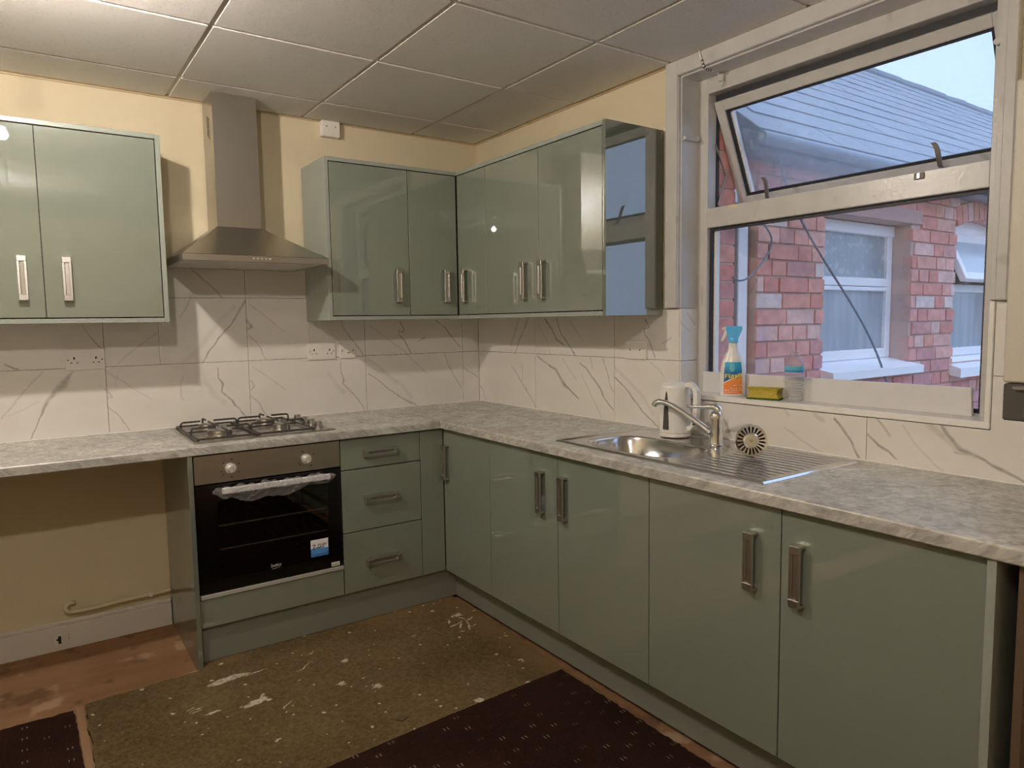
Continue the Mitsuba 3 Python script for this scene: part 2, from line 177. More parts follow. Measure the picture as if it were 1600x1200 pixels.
def vein_field(s, t, S):
    s0, t0 = s, t
    s = s0 + (noise(s0 * 34, t0 * 34, 1.5) - 0.5) * 0.010
    t = t0 + (noise(s0 * 34, t0 * 34, 7.5) - 0.5) * 0.010
    v = mi.Float(0)
    for a, b, c, d, w0, w1, k in S:
        dx, dy = c - a, d - b; L2 = dx * dx + dy * dy + 1e-9
        h = dr.clip(((s - a) * dx + (t - b) * dy) / L2, 0, 1)
        dist = dr.sqrt(dr.square(s - a - h * dx) + dr.square(t - b - h * dy))
        w = (w0 + (w1 - w0) * h) * 1.75 + 0.0009
        v = dr.maximum(v, k * dr.clip(1.25 - dist / w, 0, 1))
    br = 0.45 + 0.75 * fbm(s0 * 55, t0 * 55, 3.0, 3)
    return dr.clip(v * br, 0, 1)
def marble(s, t, S):
    cloud = fbm(s * 5.0 + 2, t * 8.0, 4.0, 4)
    base = mix((0.62, 0.595, 0.56), (0.69, 0.67, 0.64), cloud)
    return mix(base, (0.20, 0.185, 0.165), 0.80 * vein_field(s, t, S))
TILE = dict(roughness=0.16, specular=0.5)
scene['marble_back'] = {'type': 'twosided', 'bsdf': {'type': 'principled', 'base_color': proc(lambda p, n, uv: marble(p.x, p.z, VEINS_BACK)), **TILE}}
scene['marble_right'] = {'type': 'twosided', 'bsdf': {'type': 'principled', 'base_color': proc(lambda p, n, uv: marble(p.y, p.z, VEINS_RIGHT)), **TILE}}
VEINS_REVEAL = [(0.035, 1.38, 0.085, 1.33, .001, .001, 0.7), (0.0, 1.34, 0.05, 1.30, .001, .001, 0.5)]
scene['marble_reveal'] = {'type': 'twosided', 'bsdf': {'type': 'principled', 'base_color': proc(lambda p, n, uv: marble(p.x, p.z, VEINS_REVEAL)), **TILE}}
scene['grout'] = diffuse((0.30, 0.27, 0.23))

def f_top(p, n, uv):
    x, y = p.x + p.z, p.y + p.z
    q = x + 0.02 * (fbm(x * 40, y * 40, 0.0, 2) - 0.5); r = y + 0.02 * (fbm(x * 40 + 9, y * 40, 0.0, 2) - 0.5)
    d1, d2, w = voronoi(q * 26, r * 26)
    e1, e2, w2 = voronoi(q * 70 + 3, r * 70)
    c = mix((0.275, 0.268, 0.248), (0.505, 0.495, 0.462), 0.45 * w + 0.55 * w2)
    big = fbm(x * 7, y * 7, 2.0, 3)
    c = c * (0.70 + 0.40 * big)
    edge = smoothstep(0.10, 0.0, d2 - d1) * 0.25 + smoothstep(0.12, 0.0, e2 - e1) * 0.15
    sp = smoothstep(0.60, 0.72, fbm(x * 60, y * 60, 5.0, 2)) * 0.40
    c = mix(c, (0.58, 0.57, 0.54), edge)
    return mix(c, (0.19, 0.18, 0.165), sp)
scene['worktop_laminate'] = {'type': 'twosided', 'bsdf': {'type': 'bumpmap', 'arbitrary': proc(lambda p, n, uv: fbm(p.x * 90, p.y * 90, p.z * 90, 2), 1e-3), 'scale': 0.0005,
                             'nested': {'type': 'principled', 'base_color': proc(f_top), 'roughness': 0.36, 'specular': 1.0}}}

def f_ply(p, n, uv):
    g = fbm(p.x * 3, p.y * 26, 0.0, 4); b = fbm(p.x * 4 + 5, p.y * 4, 1.0, 4)
    c = mix((0.165, 0.088, 0.047), (0.295, 0.175, 0.102), 0.35 * g + 0.75 * b - 0.05)
    dirt = smoothstep(0.56, 0.75, fbm(p.x * 9, p.y * 9, 8.0, 4)) * 0.65
    dust = smoothstep(0.60, 0.72, fbm(p.x * 7 + 4, p.y * 7, 3.0, 4)) * 0.35
    c = mix(c, (0.10, 0.06, 0.035), dirt)
    spk = smoothstep(0.14, 0.06, voronoi(p.x * 16, p.y * 16)[0]) * dr.select(voronoi(p.x * 16, p.y * 16)[2] > 0.96, 0.7, 0.0)
    return mix(mix(c, (0.55, 0.42, 0.30), dust), (0.6, 0.55, 0.45), spk)
scene['plywood_floor'] = diffuse(proc(f_ply))
SPLATS = [(-1.640, -0.742, 0.075, 0.022, 0.15), (-1.605, -0.735, 0.06, 0.014, -0.1), (-1.54, -0.75, 0.06, 0.003, 0.05), (-1.590, -0.975, 0.05, 0.020, 0.25), (-1.558, -0.945, 0.018, 0.008, 0.9), (-1.545, -0.985, 0.014, 0.010, 0.0),
          (-0.69, -0.80, 0.035, 0.004, 1.1), (-0.66, -0.84, 0.03, 0.004, 0.4), (-0.67, -0.87, 0.03, 0.005, 0.9), (-0.63, -0.86, 0.028, 0.004, 1.4), (-0.645, -0.90, 0.035, 0.005, 1.0), (-0.60, -0.83, 0.03, 0.004, 0.7), (-0.625, -0.80, 0.025, 0.004, 1.9),
          (-0.70, -0.85, 0.02, 0.004, 0.2), (-0.62, -0.90, 0.025, 0.004, 0.4), (-1.775, -0.90, 0.03, 0.003, 0.2), (-1.78, -0.915, 0.025, 0.003, 0.1), (-1.79, -0.885, 0.02, 0.003, 0.3), (-1.73, -0.955, 0.028, 0.007, 0.1), (-1.30, -0.72, 0.03, 0.004, 0.6), (-1.36, -0.82, 0.05, 0.003, 0.6), (-1.50, -1.06, 0.035, 0.003, 0.7)]
def f_olive(p, n, uv):
    f = fbm(p.x * 90, p.y * 90, 0.0, 3); b = fbm(p.x * 3.5, p.y * 3.5, 2.0, 4)
    f2 = noise(p.x * 320, p.y * 320, 0.0)
    c = mix((0.042, 0.030, 0.012), (0.190, 0.138, 0.076), 0.45 * f + 0.30 * f2 + 0.45 * b - 0.12)
    edge = smoothstep(-0.66, -0.54, p.x + 0.05 * fbm(p.x * 20, p.y * 20, 0.0, 2))
    edge = dr.maximum(edge, 0.8 * smoothstep(-0.74, -0.56, p.y) * smoothstep(0.35, 0.6, b))
    c = mix(c, (0.18, 0.11, 0.055), 0.65 * edge)
    v = mi.Float(0)
    for sc, th, off in ((10.0, 0.94, 0.0), (19.0, 0.95, 3.0), (33.0, 0.95, 9.0)):
        d, d2, w = voronoi(p.x * sc + off, p.y * sc)
        size = 0.04 + 0.16 * (w - th) / (1 - th)
        v = dr.maximum(v, dr.select(w > th, smoothstep(size, size * 0.55, d + 0.34 * (fbm(p.x * 90, p.y * 130, off, 3) - 0.5)), 0.0) * 0.9)
    wx = p.x + 0.018 * (fbm(p.x * 60, p.y * 60, 1.0, 3) - 0.5); wy = p.y + 0.018 * (fbm(p.x * 60, p.y * 60, 6.0, 3) - 0.5)
    for a, b2, rx, ry, an in SPLATS:
        ca, sa = math.cos(an), math.sin(an)
        q = dr.square(((wx - a) * ca + (wy - b2) * sa) / rx) + dr.square((-(wx - a) * sa + (wy - b2) * ca) / ry)
        v = dr.maximum(v, smoothstep(1.1, 0.5, q) * (0.55 + 0.45 * smoothstep(0.35, 0.55, fbm(p.x * 110, p.y * 110, 2.0, 2))))
    return mix(c, (0.50, 0.45, 0.37), v)
scene['olive_cord'] = {'type': 'twosided', 'bsdf': {'type': 'bumpmap', 'arbitrary': proc(lambda p, n, uv: noise(p.x * 320, p.y * 320, 0.0), 8e-4), 'scale': 0.002, 'nested': {'type': 'diffuse', 'reflectance': proc(f_olive)}}}
def f_dark(p, n, uv):
    f = noise(p.x * 300, p.y * 300, 0.0); b = fbm(p.x * 5, p.y * 5, 2.0, 3)
    c = mix((0.010, 0.0055, 0.0045), (0.030, 0.0145, 0.011), 0.5 * f + 0.5 * b)
    u = p.x * 16.5; r = dr.floor(u); v = p.y * 13.0 + 0.5 * (r - 2 * dr.floor(r / 2))
    fu, fv = u - r, v - dr.floor(v)
    mark = mi.Float(0)
    for o in (0.36, 0.58):
        mark = dr.maximum(mark, smoothstep(0.042, 0.022, dr.abs(fu - o)) * smoothstep(0.12, 0.07, dr.abs(fv - 0.5)))
    mark = mark * (0.06 + 0.94 * smoothstep(0.35, 1.0, cell_rand(r, dr.floor(v), 4)))
    c = mix(c, (0.25, 0.20, 0.16), mark * 0.6)
    return c
scene['dark_carpet_pile'] = diffuse(proc(f_dark))
scene['raw_wood'] = pr((0.24, 0.145, 0.085), 0.6)
scene['brown_board'] = pr((0.095, 0.06, 0.036), 0.5)

# ================================================================== THE ROOM
XL, YF = -3.4, -4.9          # left and front walls
WY0, WY1 = -1.537, -2.655    # window opening in the right wall (y)
WZ0, WZ1 = 1.035, 2.304
RD = 0.10                    # depth of the window recess
tag(add('floor', cbox(XL, 0.3, YF, 0.15, -0.12, -0.018), 'plywood_floor', kind='structure'), None)
add('wall_back', cbox(XL, 0.3, 0.008, 0.16, -0.1, 2.5), 'cream_paint', kind='structure')
WR = join(cbox(0.008, 0.17, WY0, 0.008, -0.1, 2.5), cbox(0.008, 0.17, YF, WY1, -0.1, 2.5), cbox(0.008, 0.17, WY1, WY0, -0.1, WZ0 - .012), cbox(0.008, 0.17, WY1, WY0, WZ1, 2.5))
add('wall_right', WR, 'cream_paint', kind='structure')
add('wall_left', cbox(XL - .15, XL, YF, 0.16, -0.1, 2.5), 'cream_paint', kind='structure')
add('wall_front', cbox(XL, 0.3, YF - .15, YF, -0.1, 2.5), 'cream_paint', kind='structure')

# ------------------------------------------------------------------ suspended ceiling: slab, tees, one part per tile
add('ceiling', cbox(XL, 0.3, YF, 0.15, ZC + 0.016, ZC + 0.10), 'ceiling_tile_board', kind='structure')
GX, GY, TW = -0.4067, -0.2960, 0.015
xs = [0.0] + [GX - 0.6 * k for k in range(7)] + [XL]
ys = [0.0] + [GY - 0.6 * k for k in range(9)] + [YF]
for i in range(len(xs) - 1):
    for j in range(len(ys) - 1):
        dz = -.0045 + rng.uniform(-.0008, 0.0010)
        a, b, c, d = xs[i] - (TW / 2 if i else .016), xs[i + 1] + TW / 2, ys[j] - (TW / 2 if j else .016), ys[j + 1] + TW / 2
        m = cbox(a, b, c, d, ZC + dz, ZC + 0.016, 0.002)
        if rng.random() < .6:      # boards sit a little crooked on the tees
            t = rng.normal(0, .0016, 2); v = m.vertices.copy(); v[:, 2] = np.minimum(np.where(v[:, 2] < ZC + .005, v[:, 2] + np.clip(t[0] * (v[:, 0] - a) + t[1] * (v[:, 1] - c), -.0015, .0015), v[:, 2]), ZC + .0158); m.vertices = v
        add('ceiling_tile', m, 'ceiling_tile_board', 'ceiling')
for x in xs[1:-1]: add('tee', cbox(x - TW / 2, x + TW / 2, YF + .01, -.01, ZC + .0025, ZC + .0155), 'tee_metal', 'ceiling')
for j, y in enumerate(ys[1:-1]):
    for i in range(len(xs) - 1):
        add('tee', cbox(xs[i + 1] + TW / 2, xs[i] - TW / 2, y - TW / 2, y + TW / 2, ZC + .0025, ZC + .0155), 'tee_metal', 'ceiling')
add('trim_1', join(cbox(XL, 0, -.016, .008, ZC - .003, ZC + .001), cbox(XL, 0, .002, .008, ZC - .010, ZC + .001)), 'angle_trim', kind='structure', label='brown edge trim where the ceiling meets the back wall')
add('trim_2', join(cbox(-.016, .008, YF, -.017, ZC - .003, ZC + .001), cbox(.002, .008, YF, 0, ZC - .010, ZC + .001)), 'angle_trim', kind='structure', label='brown edge trim where the ceiling meets the window wall')

# ------------------------------------------------------------------ wall tiles, one part each
def tile(parent, m, mt): add('tile', m, mt, parent)
G = 0.0012
def tiles_back(z0, z1, x0, x1):
    k0 = [-0.110 - .6 * k for k in range(8)]
    e = [0.0] + k0
    for a, b in zip(e, e[1:]):
        lo, hi = max(b, x0), min(a, x1)
        if hi - lo > .01: tile('wall_back', cbox(lo + (G if lo > x0 else 0), hi - G, 0.0, 0.009, z0 + G, z1 - G, .0008), 'marble_back')
add('grout_bed', join(cbox(XL, 0, .0025, .0085, W - .05, 1.40), cbox(-1.692, -1.006, .0025, .0085, 1.39, 1.648)), 'grout', 'wall_back')
tiles_back(W - .04, 1.182, XL, 0); tiles_back(1.182, 1.400, XL, -1.6936); 
for lo, hi, z1 in ((-1.6936, -1.006, 1.482), (-1.006, 0.0, 1.400)): tiles_back(1.182, z1, lo, hi)
tiles_back(1.482, 1.648, -1.6936, -1.006)
add('grout_bed', join(cbox(.0025, .0085, WY0, 0, W - .05, 1.394), cbox(.0025, .0085, WY1, WY0, W - .05, WZ0 - .004), cbox(.0025, .0085, -3.9, WY1 - .012, W - .05, 1.388)), 'grout', 'wall_right')
def tiles_right(z0, z1, y0, y1, joints):
    e = [y1] + [j for j in joints if y0 < j < y1] + [y0]
    for a, b in zip(e, e[1:]): tile('wall_right', cbox(0.0, 0.009, b + G, a - G, z0 + G, z1 - G, .0008), 'marble_right')
tiles_right(W - .04, 1.182, WY0, 0.0, (-.553, -1.153)); tiles_right(1.182, 1.395, WY0, 0.0, (-.553, -1.153))
zq = 1.0302
tiles_right(W - .04, zq, -2.3205, WY0, (-1.725,))
tile('wall_right', join(cbox(0.0, 0.009, -2.92 + G, -2.3205 - G, W - .04 + G, zq), cbox(0.0, 0.009, -2.92 + G, WY1 - .0145, zq, 1.182 - G)), 'marble_right')
tiles_right(W - .04, 1.182, -3.9, -2.92, (-3.52,)); tiles_right(1.182, 1.389, -3.9, WY1 - .013, (-2.92, -3.52))
for z0, z1 in ((1.053, 1.182), (1.182, 1.395)): add('tile', cbox(.002, RD, WY0 - .007, WY0 + .001, z0 + G, z1 - G, .0008), 'marble_reveal', 'wall_right')
# grey sealant bead along the back of the worktop
add('sealant_bead', cbox(-2.95, -.004, -.006, .001, W - .001, W + .005, .002), 'white_plastic', 'wall_back')
add('sealant_bead', cbox(-.006, .001, -3.6, -.004, W - .001, W + .005, .002), 'white_plastic', 'wall_right')

# ------------------------------------------------------------------ skirting, pipe
bb = join(cbox(XL, -1.709, -.018, .008, -.03, .085, .002), cbox(XL, -1.709, -.013, .008, .085, .103, .004))
add('baseboard_back', bb, 'skirting_paint', kind='structure', label='white painted skirting board with a chipped lower edge')
bp = 'baseboard_back'
add('hole_plate', cbox(-2.166, -2.138, -.0195, -.0178, .008, .05), 'socket_plastic', bp, label='small broken plate screwed to the skirting')
add('hole', join(cbox(-2.152, -2.141, -.0202, -.0193, .012, .045), cbox(-2.158, -2.152, -.0202, -.0193, .026, .034), cbox(-2.115, -2.111, -.0189, -.0178, .025, .029), cbox(-2.115, -2.111, -.0189, -.0178, .040, .044)), 'black', bp)
pp = smooth_path([(-2.085, -.006, .172), (-2.105, -.014, .176), (-2.118, -.022, .165), (-2.113, -.026, .148), (-2.09, -.026, .140), (-1.95, -.026, .143), (-1.84, -.026, .146), (-1.71, -.026, .150)], 6)
pk = thing('pipe', 'cream painted pipe with a hooked end running above the skirting board under the worktop', 'pipe')
add('tube', tube(pp, .0095, 10), 'cream_paint', pk, smooth=True)
add('clip', join(cbox(-1.80, -1.785, -.03, .006, .138, .142), cbox(-1.80, -1.785, -.037, -.034, .138, .158)), 'white_plastic', pk)

# ------------------------------------------------------------------ floor coverings
def ragged(pts, step=.02, amp=.006, seed=0, edges=None):
    r = np.random.default_rng(seed); out = []
    n = len(pts)
    for i in range(n):
        a, b = np.array(pts[i]), np.array(pts[(i + 1) % n]); L = np.linalg.norm(b - a); k = max(1, int(L / step))
        nrm = np.array([b[1] - a[1], a[0] - b[0]]) / max(L, 1e-9); am = amp if edges is None or i in edges else .0006
        for j in range(k): out.append(a + (b - a) * j / k + nrm * (r.normal(0, am) if j else 0))
    return out
add('old_carpet', poly(ragged([(-2.094, -1.75), (-.545, -1.75), (-.528, -1.0), (-.530, -.520), (-1.1, -.534), (-1.688, -.547), (-1.700, -.604), (-2.094, -.620)], .03, .003, 3), .017, -.0175), 'olive_cord',
    label='worn olive brown carpet spattered with white paint in front of the units', cat='carpet')
add('dark_carpet', poly(ragged([(-.562, -1.452), (-1.10, -1.4725), (-2.05, -1.532), (-3.35, -1.59), (-3.35, -3.3), (-.575, -3.3)], .012, .0022, 5, {5}), .006, -.0002), 'dark_carpet_pile',
    label='dark brown patterned carpet with a frayed edge along the units under the window', cat='carpet')
add('dark_carpet', poly(ragged([(-2.131, -.626), (-3.35, -.588), (-3.35, -1.40), (-2.118, -1.30)], .02, .002, 6), .008, -.0175), 'dark_carpet_pile',
    label='dark brown patterned carpet at the foot of the bare plywood at left', cat='carpet')
add('floor_strip', hull([(x, y, z) for x, y in ((-2.125, -.608), (-2.101, -.616), (-2.118, -1.34), (-2.095, -1.34)) for z in (-.0175, -.008)]), 'raw_wood', label='narrow bare wood strip between the dark carpet and the olive carpet', cat='wood strip')
add('carpet_scrap', poly(ragged([(-1.235, -1.385), (-1.205, -1.37), (-1.19, -1.395), (-1.215, -1.405)], .006, .002, 8), .004, 0.0), 'brown_board', label='small reddish brown scrap lying on the olive carpet near the dark carpet', cat='scrap')

# ================================================================== WINDOW
wn = 'window_1'
FX0, FX1 = RD, RD + .065
Fy0, Fy1, Fz0, Fz1 = WY0, WY1, 1.02, WZ1
uy0, uy1, uz0, uz1 = -1.590, -2.600, 1.793, 2.241     # upper light
ly0, ly1, lz0, lz1 = -1.588, -2.602, 1.060, 1.716     # lower light
scene[wn] = ply(join(cbox(FX0, FX1, uy0, Fy0 + .0, Fz0, Fz1, .002), cbox(FX0, FX1, Fy1, uy1, Fz0, Fz1, .002), cbox(FX0, FX1, uy1, uy0, uz1, Fz1, .002), cbox(FX0, FX1, uy1, uy0, lz1, uz0, .002), cbox(FX0, FX1, uy1, uy0, Fz0, lz0, .002)), 'white_paint')
USED.add(wn); tag(wn, kind='structure', label='white painted window frame with a fixed lower pane and an open top light')
def ring(x0, x1, ya, yb, za, zb, t): return join(cbox(x0, x1, ya - t, ya, za, zb), cbox(x0, x1, yb, yb + t, za, zb), cbox(x0, x1, yb + t, ya - t, zb - t, zb), cbox(x0, x1, yb + t, ya - t, za, za + t))
add('gasket', ring(FX0 + .018, FX0 + .032, ly0, ly1, lz0, lz1, .012), 'gasket', wn, label='dark rubber gasket')
add('inner_bead', join(cbox(FX0 + .033, FX0 + .055, ly0 - .022, ly0, lz0, lz1)), 'white_plastic', wn)
add('gasket', ring(FX0 + .050, FX0 + .062, uy0 + .001, uy1 - .001, uz0, uz1 + .001, .006), 'gasket', wn, label='dark rubber gasket')
add('weather_strip', cbox(FX0 + .045, FX0 + .064, uy1 + .002, uy0 - .002, 2.208, uz1 + .001), 'gasket', wn, label='added strip that darkens the gap above the open top light')  # dark strip added so the gap over the sash reads as shaded
def pane(x, ya, yb, za, zb):
    return trimesh.Trimesh([(x, ya, za), (x, yb, za), (x, yb, zb), (x, ya, zb)], [(0, 1, 2), (0, 2, 3)], process=False)
add('pane', pane(FX0 + .030, ly0, ly1, lz0, lz1), 'glass', wn, label='clear lower window pane')
# sash: top hung, swung out at the bottom
TH = math.radians(24.0)
hx, hz = 0.127, 2.209
def sash_pt(m):      # local: x = thickness outwards, y = y, z = down from the hinge (negative)
    v = m.vertices.copy(); c, s = math.cos(TH), math.sin(TH)
    X, Z = v[:, 0].copy(), v[:, 2].copy()
    v[:, 0] = hx + X * c - Z * s; v[:, 2] = hz + X * s + Z * c; m.vertices = v; return m
SY0, SY1, SL, SWd = -1.594, -2.616, .432, .040
sb = join(cbox(0, .045, SY0 - SWd, SY0, -SL, 0, .003), cbox(0, .045, SY1, SY1 + SWd, -SL, 0, .003), cbox(0, .045, SY1 + SWd, SY0 - SWd, -SWd, 0, .003), cbox(0, .045, SY1 + SWd, SY0 - SWd, -SL, -SL + SWd, .003))
sk = add('sash', sash_pt(sb), 'white_paint', wn, label='white top light swung open outwards')
add('gasket', sash_pt(ring(.010, .020, SY0 - SWd, SY1 + SWd, -SL + SWd, -SWd, .010)), 'gasket', sk)
add('bead', sash_pt(join(cbox(.021, .040, SY0 - SWd - .018, SY0 - SWd, -SL + SWd, -SWd))), 'white_plastic', sk)
pm = sash_pt(pane(.024, SY0 - SWd, SY1 + SWd, -SL + SWd, -SWd))
add('pane', pm, 'hazed_glass', sk, label='clear pane of the open top light')
add('stay', sash_pt(join(cbox(.05, .054, SY0 - .012, SY0 - .002, -.30, -.03))), 'bronze', wn, label='dark hinge arm at the side of the open top light')
add('stay', tube([(.135, -1.598, 2.05), (.20, -1.60, 1.93), (.155, -1.598, 1.81)], .0035, 8), 'steel', wn)
# two dark peg levers standing on the transom
for y in (-2.462, -1.857):
    pth = smooth_path([(FX0 + .004, y - .012, uz0 + .002), (FX0 + .016, y, uz0 + .006), (FX0 + .03, y + .014, uz0 + .035), (FX0 + .036, y + .036, uz0 + .088)], 5)
    add('peg_lever', join(*[hull([q + np.array(d) for q in (pth[i], pth[i + 1]) for d in ((-.003, -.007, 0), (.003, -.007, 0), (-.003, .007, 0), (.003, .007, 0))]) for i in range(len(pth) - 1)]), 'bronze', wn, label='dark curved lever standing on the transom')
add('latch_plate', join(cbox(FX0 - .004, FX0, -2.422, -2.392, 1.770, 1.790, .001)), 'bronze', wn)
add('latch_keep', cbox(FX0 - .007, FX0 - .003, -2.410, -2.402, 1.773, 1.788), 'silver_strip', wn)
add('patch', cbox(FX0 - .001, FX0 + .001, -1.738, -1.694, 1.781, 1.792), 'cream_paint', wn)
# linings of the recess, sill and its front trim
add('reveal_lining', join(cbox(0.0, RD, WY0 - .006, WY0 + .004, 1.396, WZ1), cbox(0.0, RD, WY1, WY0, WZ1 - .004, WZ1 + .006), cbox(0.0, RD, WY1 - .004, WY1 + .006, 1.39, WZ1)), 'white_paint', wn, label='white lining of the window recess')
add('sill', cbox(0.0, RD, WY1, WY0, 1.040, 1.053, .001), 'white_paint', wn, label='narrow white window sill')
add('edge_trim', join(cbox(-.006, .004, WY1 - .013, -1.60, 1.033, 1.053, .002), cbox(-.006, .006, WY1 - .013, WY1 + .001, 1.053, 1.389, .002)), 'white_plastic', wn, label='white tile edge trim around the sill')
ar = add('trim_3', join(cbox(-.020, .008, WY0 + .004, -1.472, 1.397, ZC - .004, .003), cbox(-.014, .008, WY0, WY0 + .004, 1.397, WZ1, .001), cbox(-.020, .008, -2.735, WY0 + .004, WZ1 + .002, ZC - .004, .003),
    cbox(-.020, .008, -2.70, WY1 - .016, 1.390, WZ1 + .002, .003), cbox(-.010, .008, WY1 - .014, WY1, 1.392, WZ1 + .002, .001)), 'white_paint', kind='structure', label='white painted architrave around the window')
# curtain wire pegs and the cord at the head of the window
add('curtain_peg', join(cyl((.045, -1.548, 2.068), 'x', .0085, .075, 12), cyl((.086, -1.548, 2.072), 'x', .011, .008, 12)), 'white_paint', label='white peg across the left side of the window recess', cat='peg', smooth=30)
add('curtain_peg', join(cyl((.05, -2.640, 2.085), 'x', .009, .09, 12)), 'white_paint', label='grey white peg across the right side of the window recess beside the top light', cat='peg', smooth=30)
cd = thing('blind_cord', 'knotted white cord hanging from the ceiling edge to a hook above the open top light', 'cord')
cpts = smooth_path([(-.026, -1.648, 2.364), (-.025, -1.655, 2.34), (-.024, -1.663, 2.318), (-.022, -1.667, 2.302), (.03, -1.660, 2.298), (.088, -1.652, 2.290)], 10)
add('cord', tube(cpts, .0028, 8), 'white_plastic', cd, smooth=True)
add('knot', join(*[trimesh.creation.icosphere(1, .0048).apply_translation(cpts[k]) for k in range(12, 36, 4)]), 'bronze', cd, smooth=True)
add('hook', join(cbox(.084, RD, -1.672, -1.646, 2.270, 2.296, .003), tube([(.09, -1.668, 2.272), (.085, -1.672, 2.258), (.083, -1.664, 2.246)], .003, 8)), 'white_paint', cd)
# loose white boards propped along the pane
add('sill_board', hull([(x, y, z) for x in (.082, .094) for y, z in ((-1.592, 1.0535), (-1.697, 1.0535), (-1.592, 1.137), (-1.697, 1.137))]), 'paper_white', label='short white board propped in the left corner of the window sill', cat='board')
add('sill_board', hull([(x, y, z) for x in (.080, .094) for y, z in ((-1.778, 1.0535), (-2.588, 1.0535), (-1.778, 1.137), (-2.584, 1.138))]), 'paper_white', label='long white board propped along the window sill behind the bottle and the sponge', cat='board')

# ================================================================== KITCHEN UNITS
def handle_mesh(L=.165):       # local: x across, y outwards, z along
    w, h, e = .0155, L / 2, .022
    parts = [cbox(-w, w, .020, .030, h - e, h, .0015), cbox(-w, w, .020, .030, -h, -h + e, .0015),
             cbox(-w, w, 0, .022, h - .0075, h, .001), cbox(-w, w, 0, .022, -h, -h + .0075, .001),
             cbox(-w, -.0066, .0205, .0285, -h + e - .001, h - e + .001, .001), cbox(.0066, w, .0205, .0285, -h + e - .001, h - e + .001, .001),
             hull([(x, y, z) for x, y in ((-.0068, .0205), (.0068, .0205), (.0068, .0225), (-.0068, .0255)) for z in (-h + e - .001, h - e + .001)])]
    return join(*parts)
HM = handle_mesh()
HPLY = ply(HM, 'nickel', 25)
def handle(door, face, along, at):      # face: outward axis '-y' or '-x'; along 'z' or 'h'
    o = np.array(at, float)
    if face == '-y': a, b = np.array([1., 0, 0]), np.array([0, -1., 0])
    else: a, b = np.array([0, 1., 0]), np.array([-1., 0, 0])
    z = np.array([0, 0, 1.])
    if along == 'h': a, c = z, (-a if face == '-y' else a)
    else: c = z
    if np.linalg.det(np.stack([a, b, c])) < 0: a = -a
    M4 = np.eye(4); M4[:3, 0], M4[:3, 1], M4[:3, 2], M4[:3, 3] = a, b, c, o
    add('handle', None, None, door, shape={**HPLY, 'to_world': T(M4)}, label='brushed nickel bar handle')
DT = .018; GP = .0015
def front_y(parent, name, x0, x1, z0, z1, m='door_gloss', y=FD): return add(name, cbox(x0 + GP, x1 - GP, y, y + DT, z0 + GP, z1 - GP, .0012), m, parent)
def front_x(parent, name, y0, y1, z0, z1, m='door_gloss', x=FD): return add(name, cbox(x, x + DT, y0 + GP, y1 - GP, z0 + GP, z1 - GP, .0012), m, parent)
bh = .845       # top of the base fronts
BASE_G, WALL_G = 'base units along the back wall and under the window', 'wall units around the hood and the corner'

# end panels
add('end_panel', cbox(-1.707, -1.689, -.597, .0, -.0175, WB - .0005, .001), 'panel_gloss', label='green end panel standing on the plywood to the left of the oven', cat='end panel')
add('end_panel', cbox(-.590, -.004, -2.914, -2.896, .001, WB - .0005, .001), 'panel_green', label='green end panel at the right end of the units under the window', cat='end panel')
# oven housing
k = thing('oven_cabinet', 'green oven housing with a plain filler panel below the oven', 'cabinet')
add('body', join(cbox(-1.687, -1.0865, -.545, -.03, .150, .166), cbox(-1.6885, -1.6835, -.545, -.03, .166, WB - .001), cbox(-1.0885, -1.0865, -.545, -.03, .166, WB - .001), cbox(-1.687, -1.0865, -.04, -.03, .166, WB - .001)), 'carcass', k)
front_y(k, 'filler_panel', -1.688, -1.088, .148, .266)
# drawers
k = thing('drawer_cabinet', 'green three drawer base cabinet to the right of the oven', 'cabinet')
add('body', cbox(-1.0850, -.6975, FD + DT + .001, -.03, .150, WB - .001), 'carcass', k)
for z0, z1, hz_ in ((.7075, bh, .776), (.424, .7065, .566), (.148, .423, .277)):
    d = front_y(k, 'drawer', -1.0865, -.696, z0, z1)
    handle(d, '-y', 'h', (-.901, FD, hz_))
# corner
k = thing('corner_cabinet', 'green corner base cabinet with a narrow door beside the drawers', 'cabinet')
add('body', join(cbox(-.695, -.554, FD + DT + .001, -.03, .150, WB - .001), cbox(-.552, -.03, -.976, -.03, .150, WB - .001)), 'carcass', k)
front_y(k, 'filler_panel', -.696, -.5715, .148, bh)
d = front_x(k, 'door', -.977, -.5725, .148, bh); handle(d, '-x', 'z', (FD, -.613, .690))
# two double cabinets under the window
for (a, b, c), lb in (((-.977, -1.449, -1.922), 'green double base cabinet under the sink'), ((-1.922, -2.404, -2.894), 'green double base cabinet at the right end under the window')):
    k = thing('base_cabinet', lb, 'cabinet')
    add('body', cbox(FD + DT + .001, -.03, c + .001, a - .001, .150, WB - .16 if 'sink' in lb else WB - .001), 'carcass', k)
    d = front_x(k, 'door', b, a, .148, bh); handle(d, '-x', 'z', (FD, b + .092 if 'sink' in lb else b + .086, .690 if 'sink' in lb else .683))
    d = front_x(k, 'door', c, b, .148, bh); handle(d, '-x', 'z', (FD, b - .045 if 'sink' in lb else b - .057, .690 if 'sink' in lb else .681))
# plinths
add('plinth', cbox(-1.688, PR + .001, -.548, -.530, .001, .149, .001), 'plinth_green_shaded', label='green plinth under the oven and the drawers', cat='plinth')
add('plinth', cbox(PR, PR + .018, -2.895, -.549, .001, .149, .001), 'plinth_green_shaded', label='long green plinth under the doors along the window wall', cat='plinth')
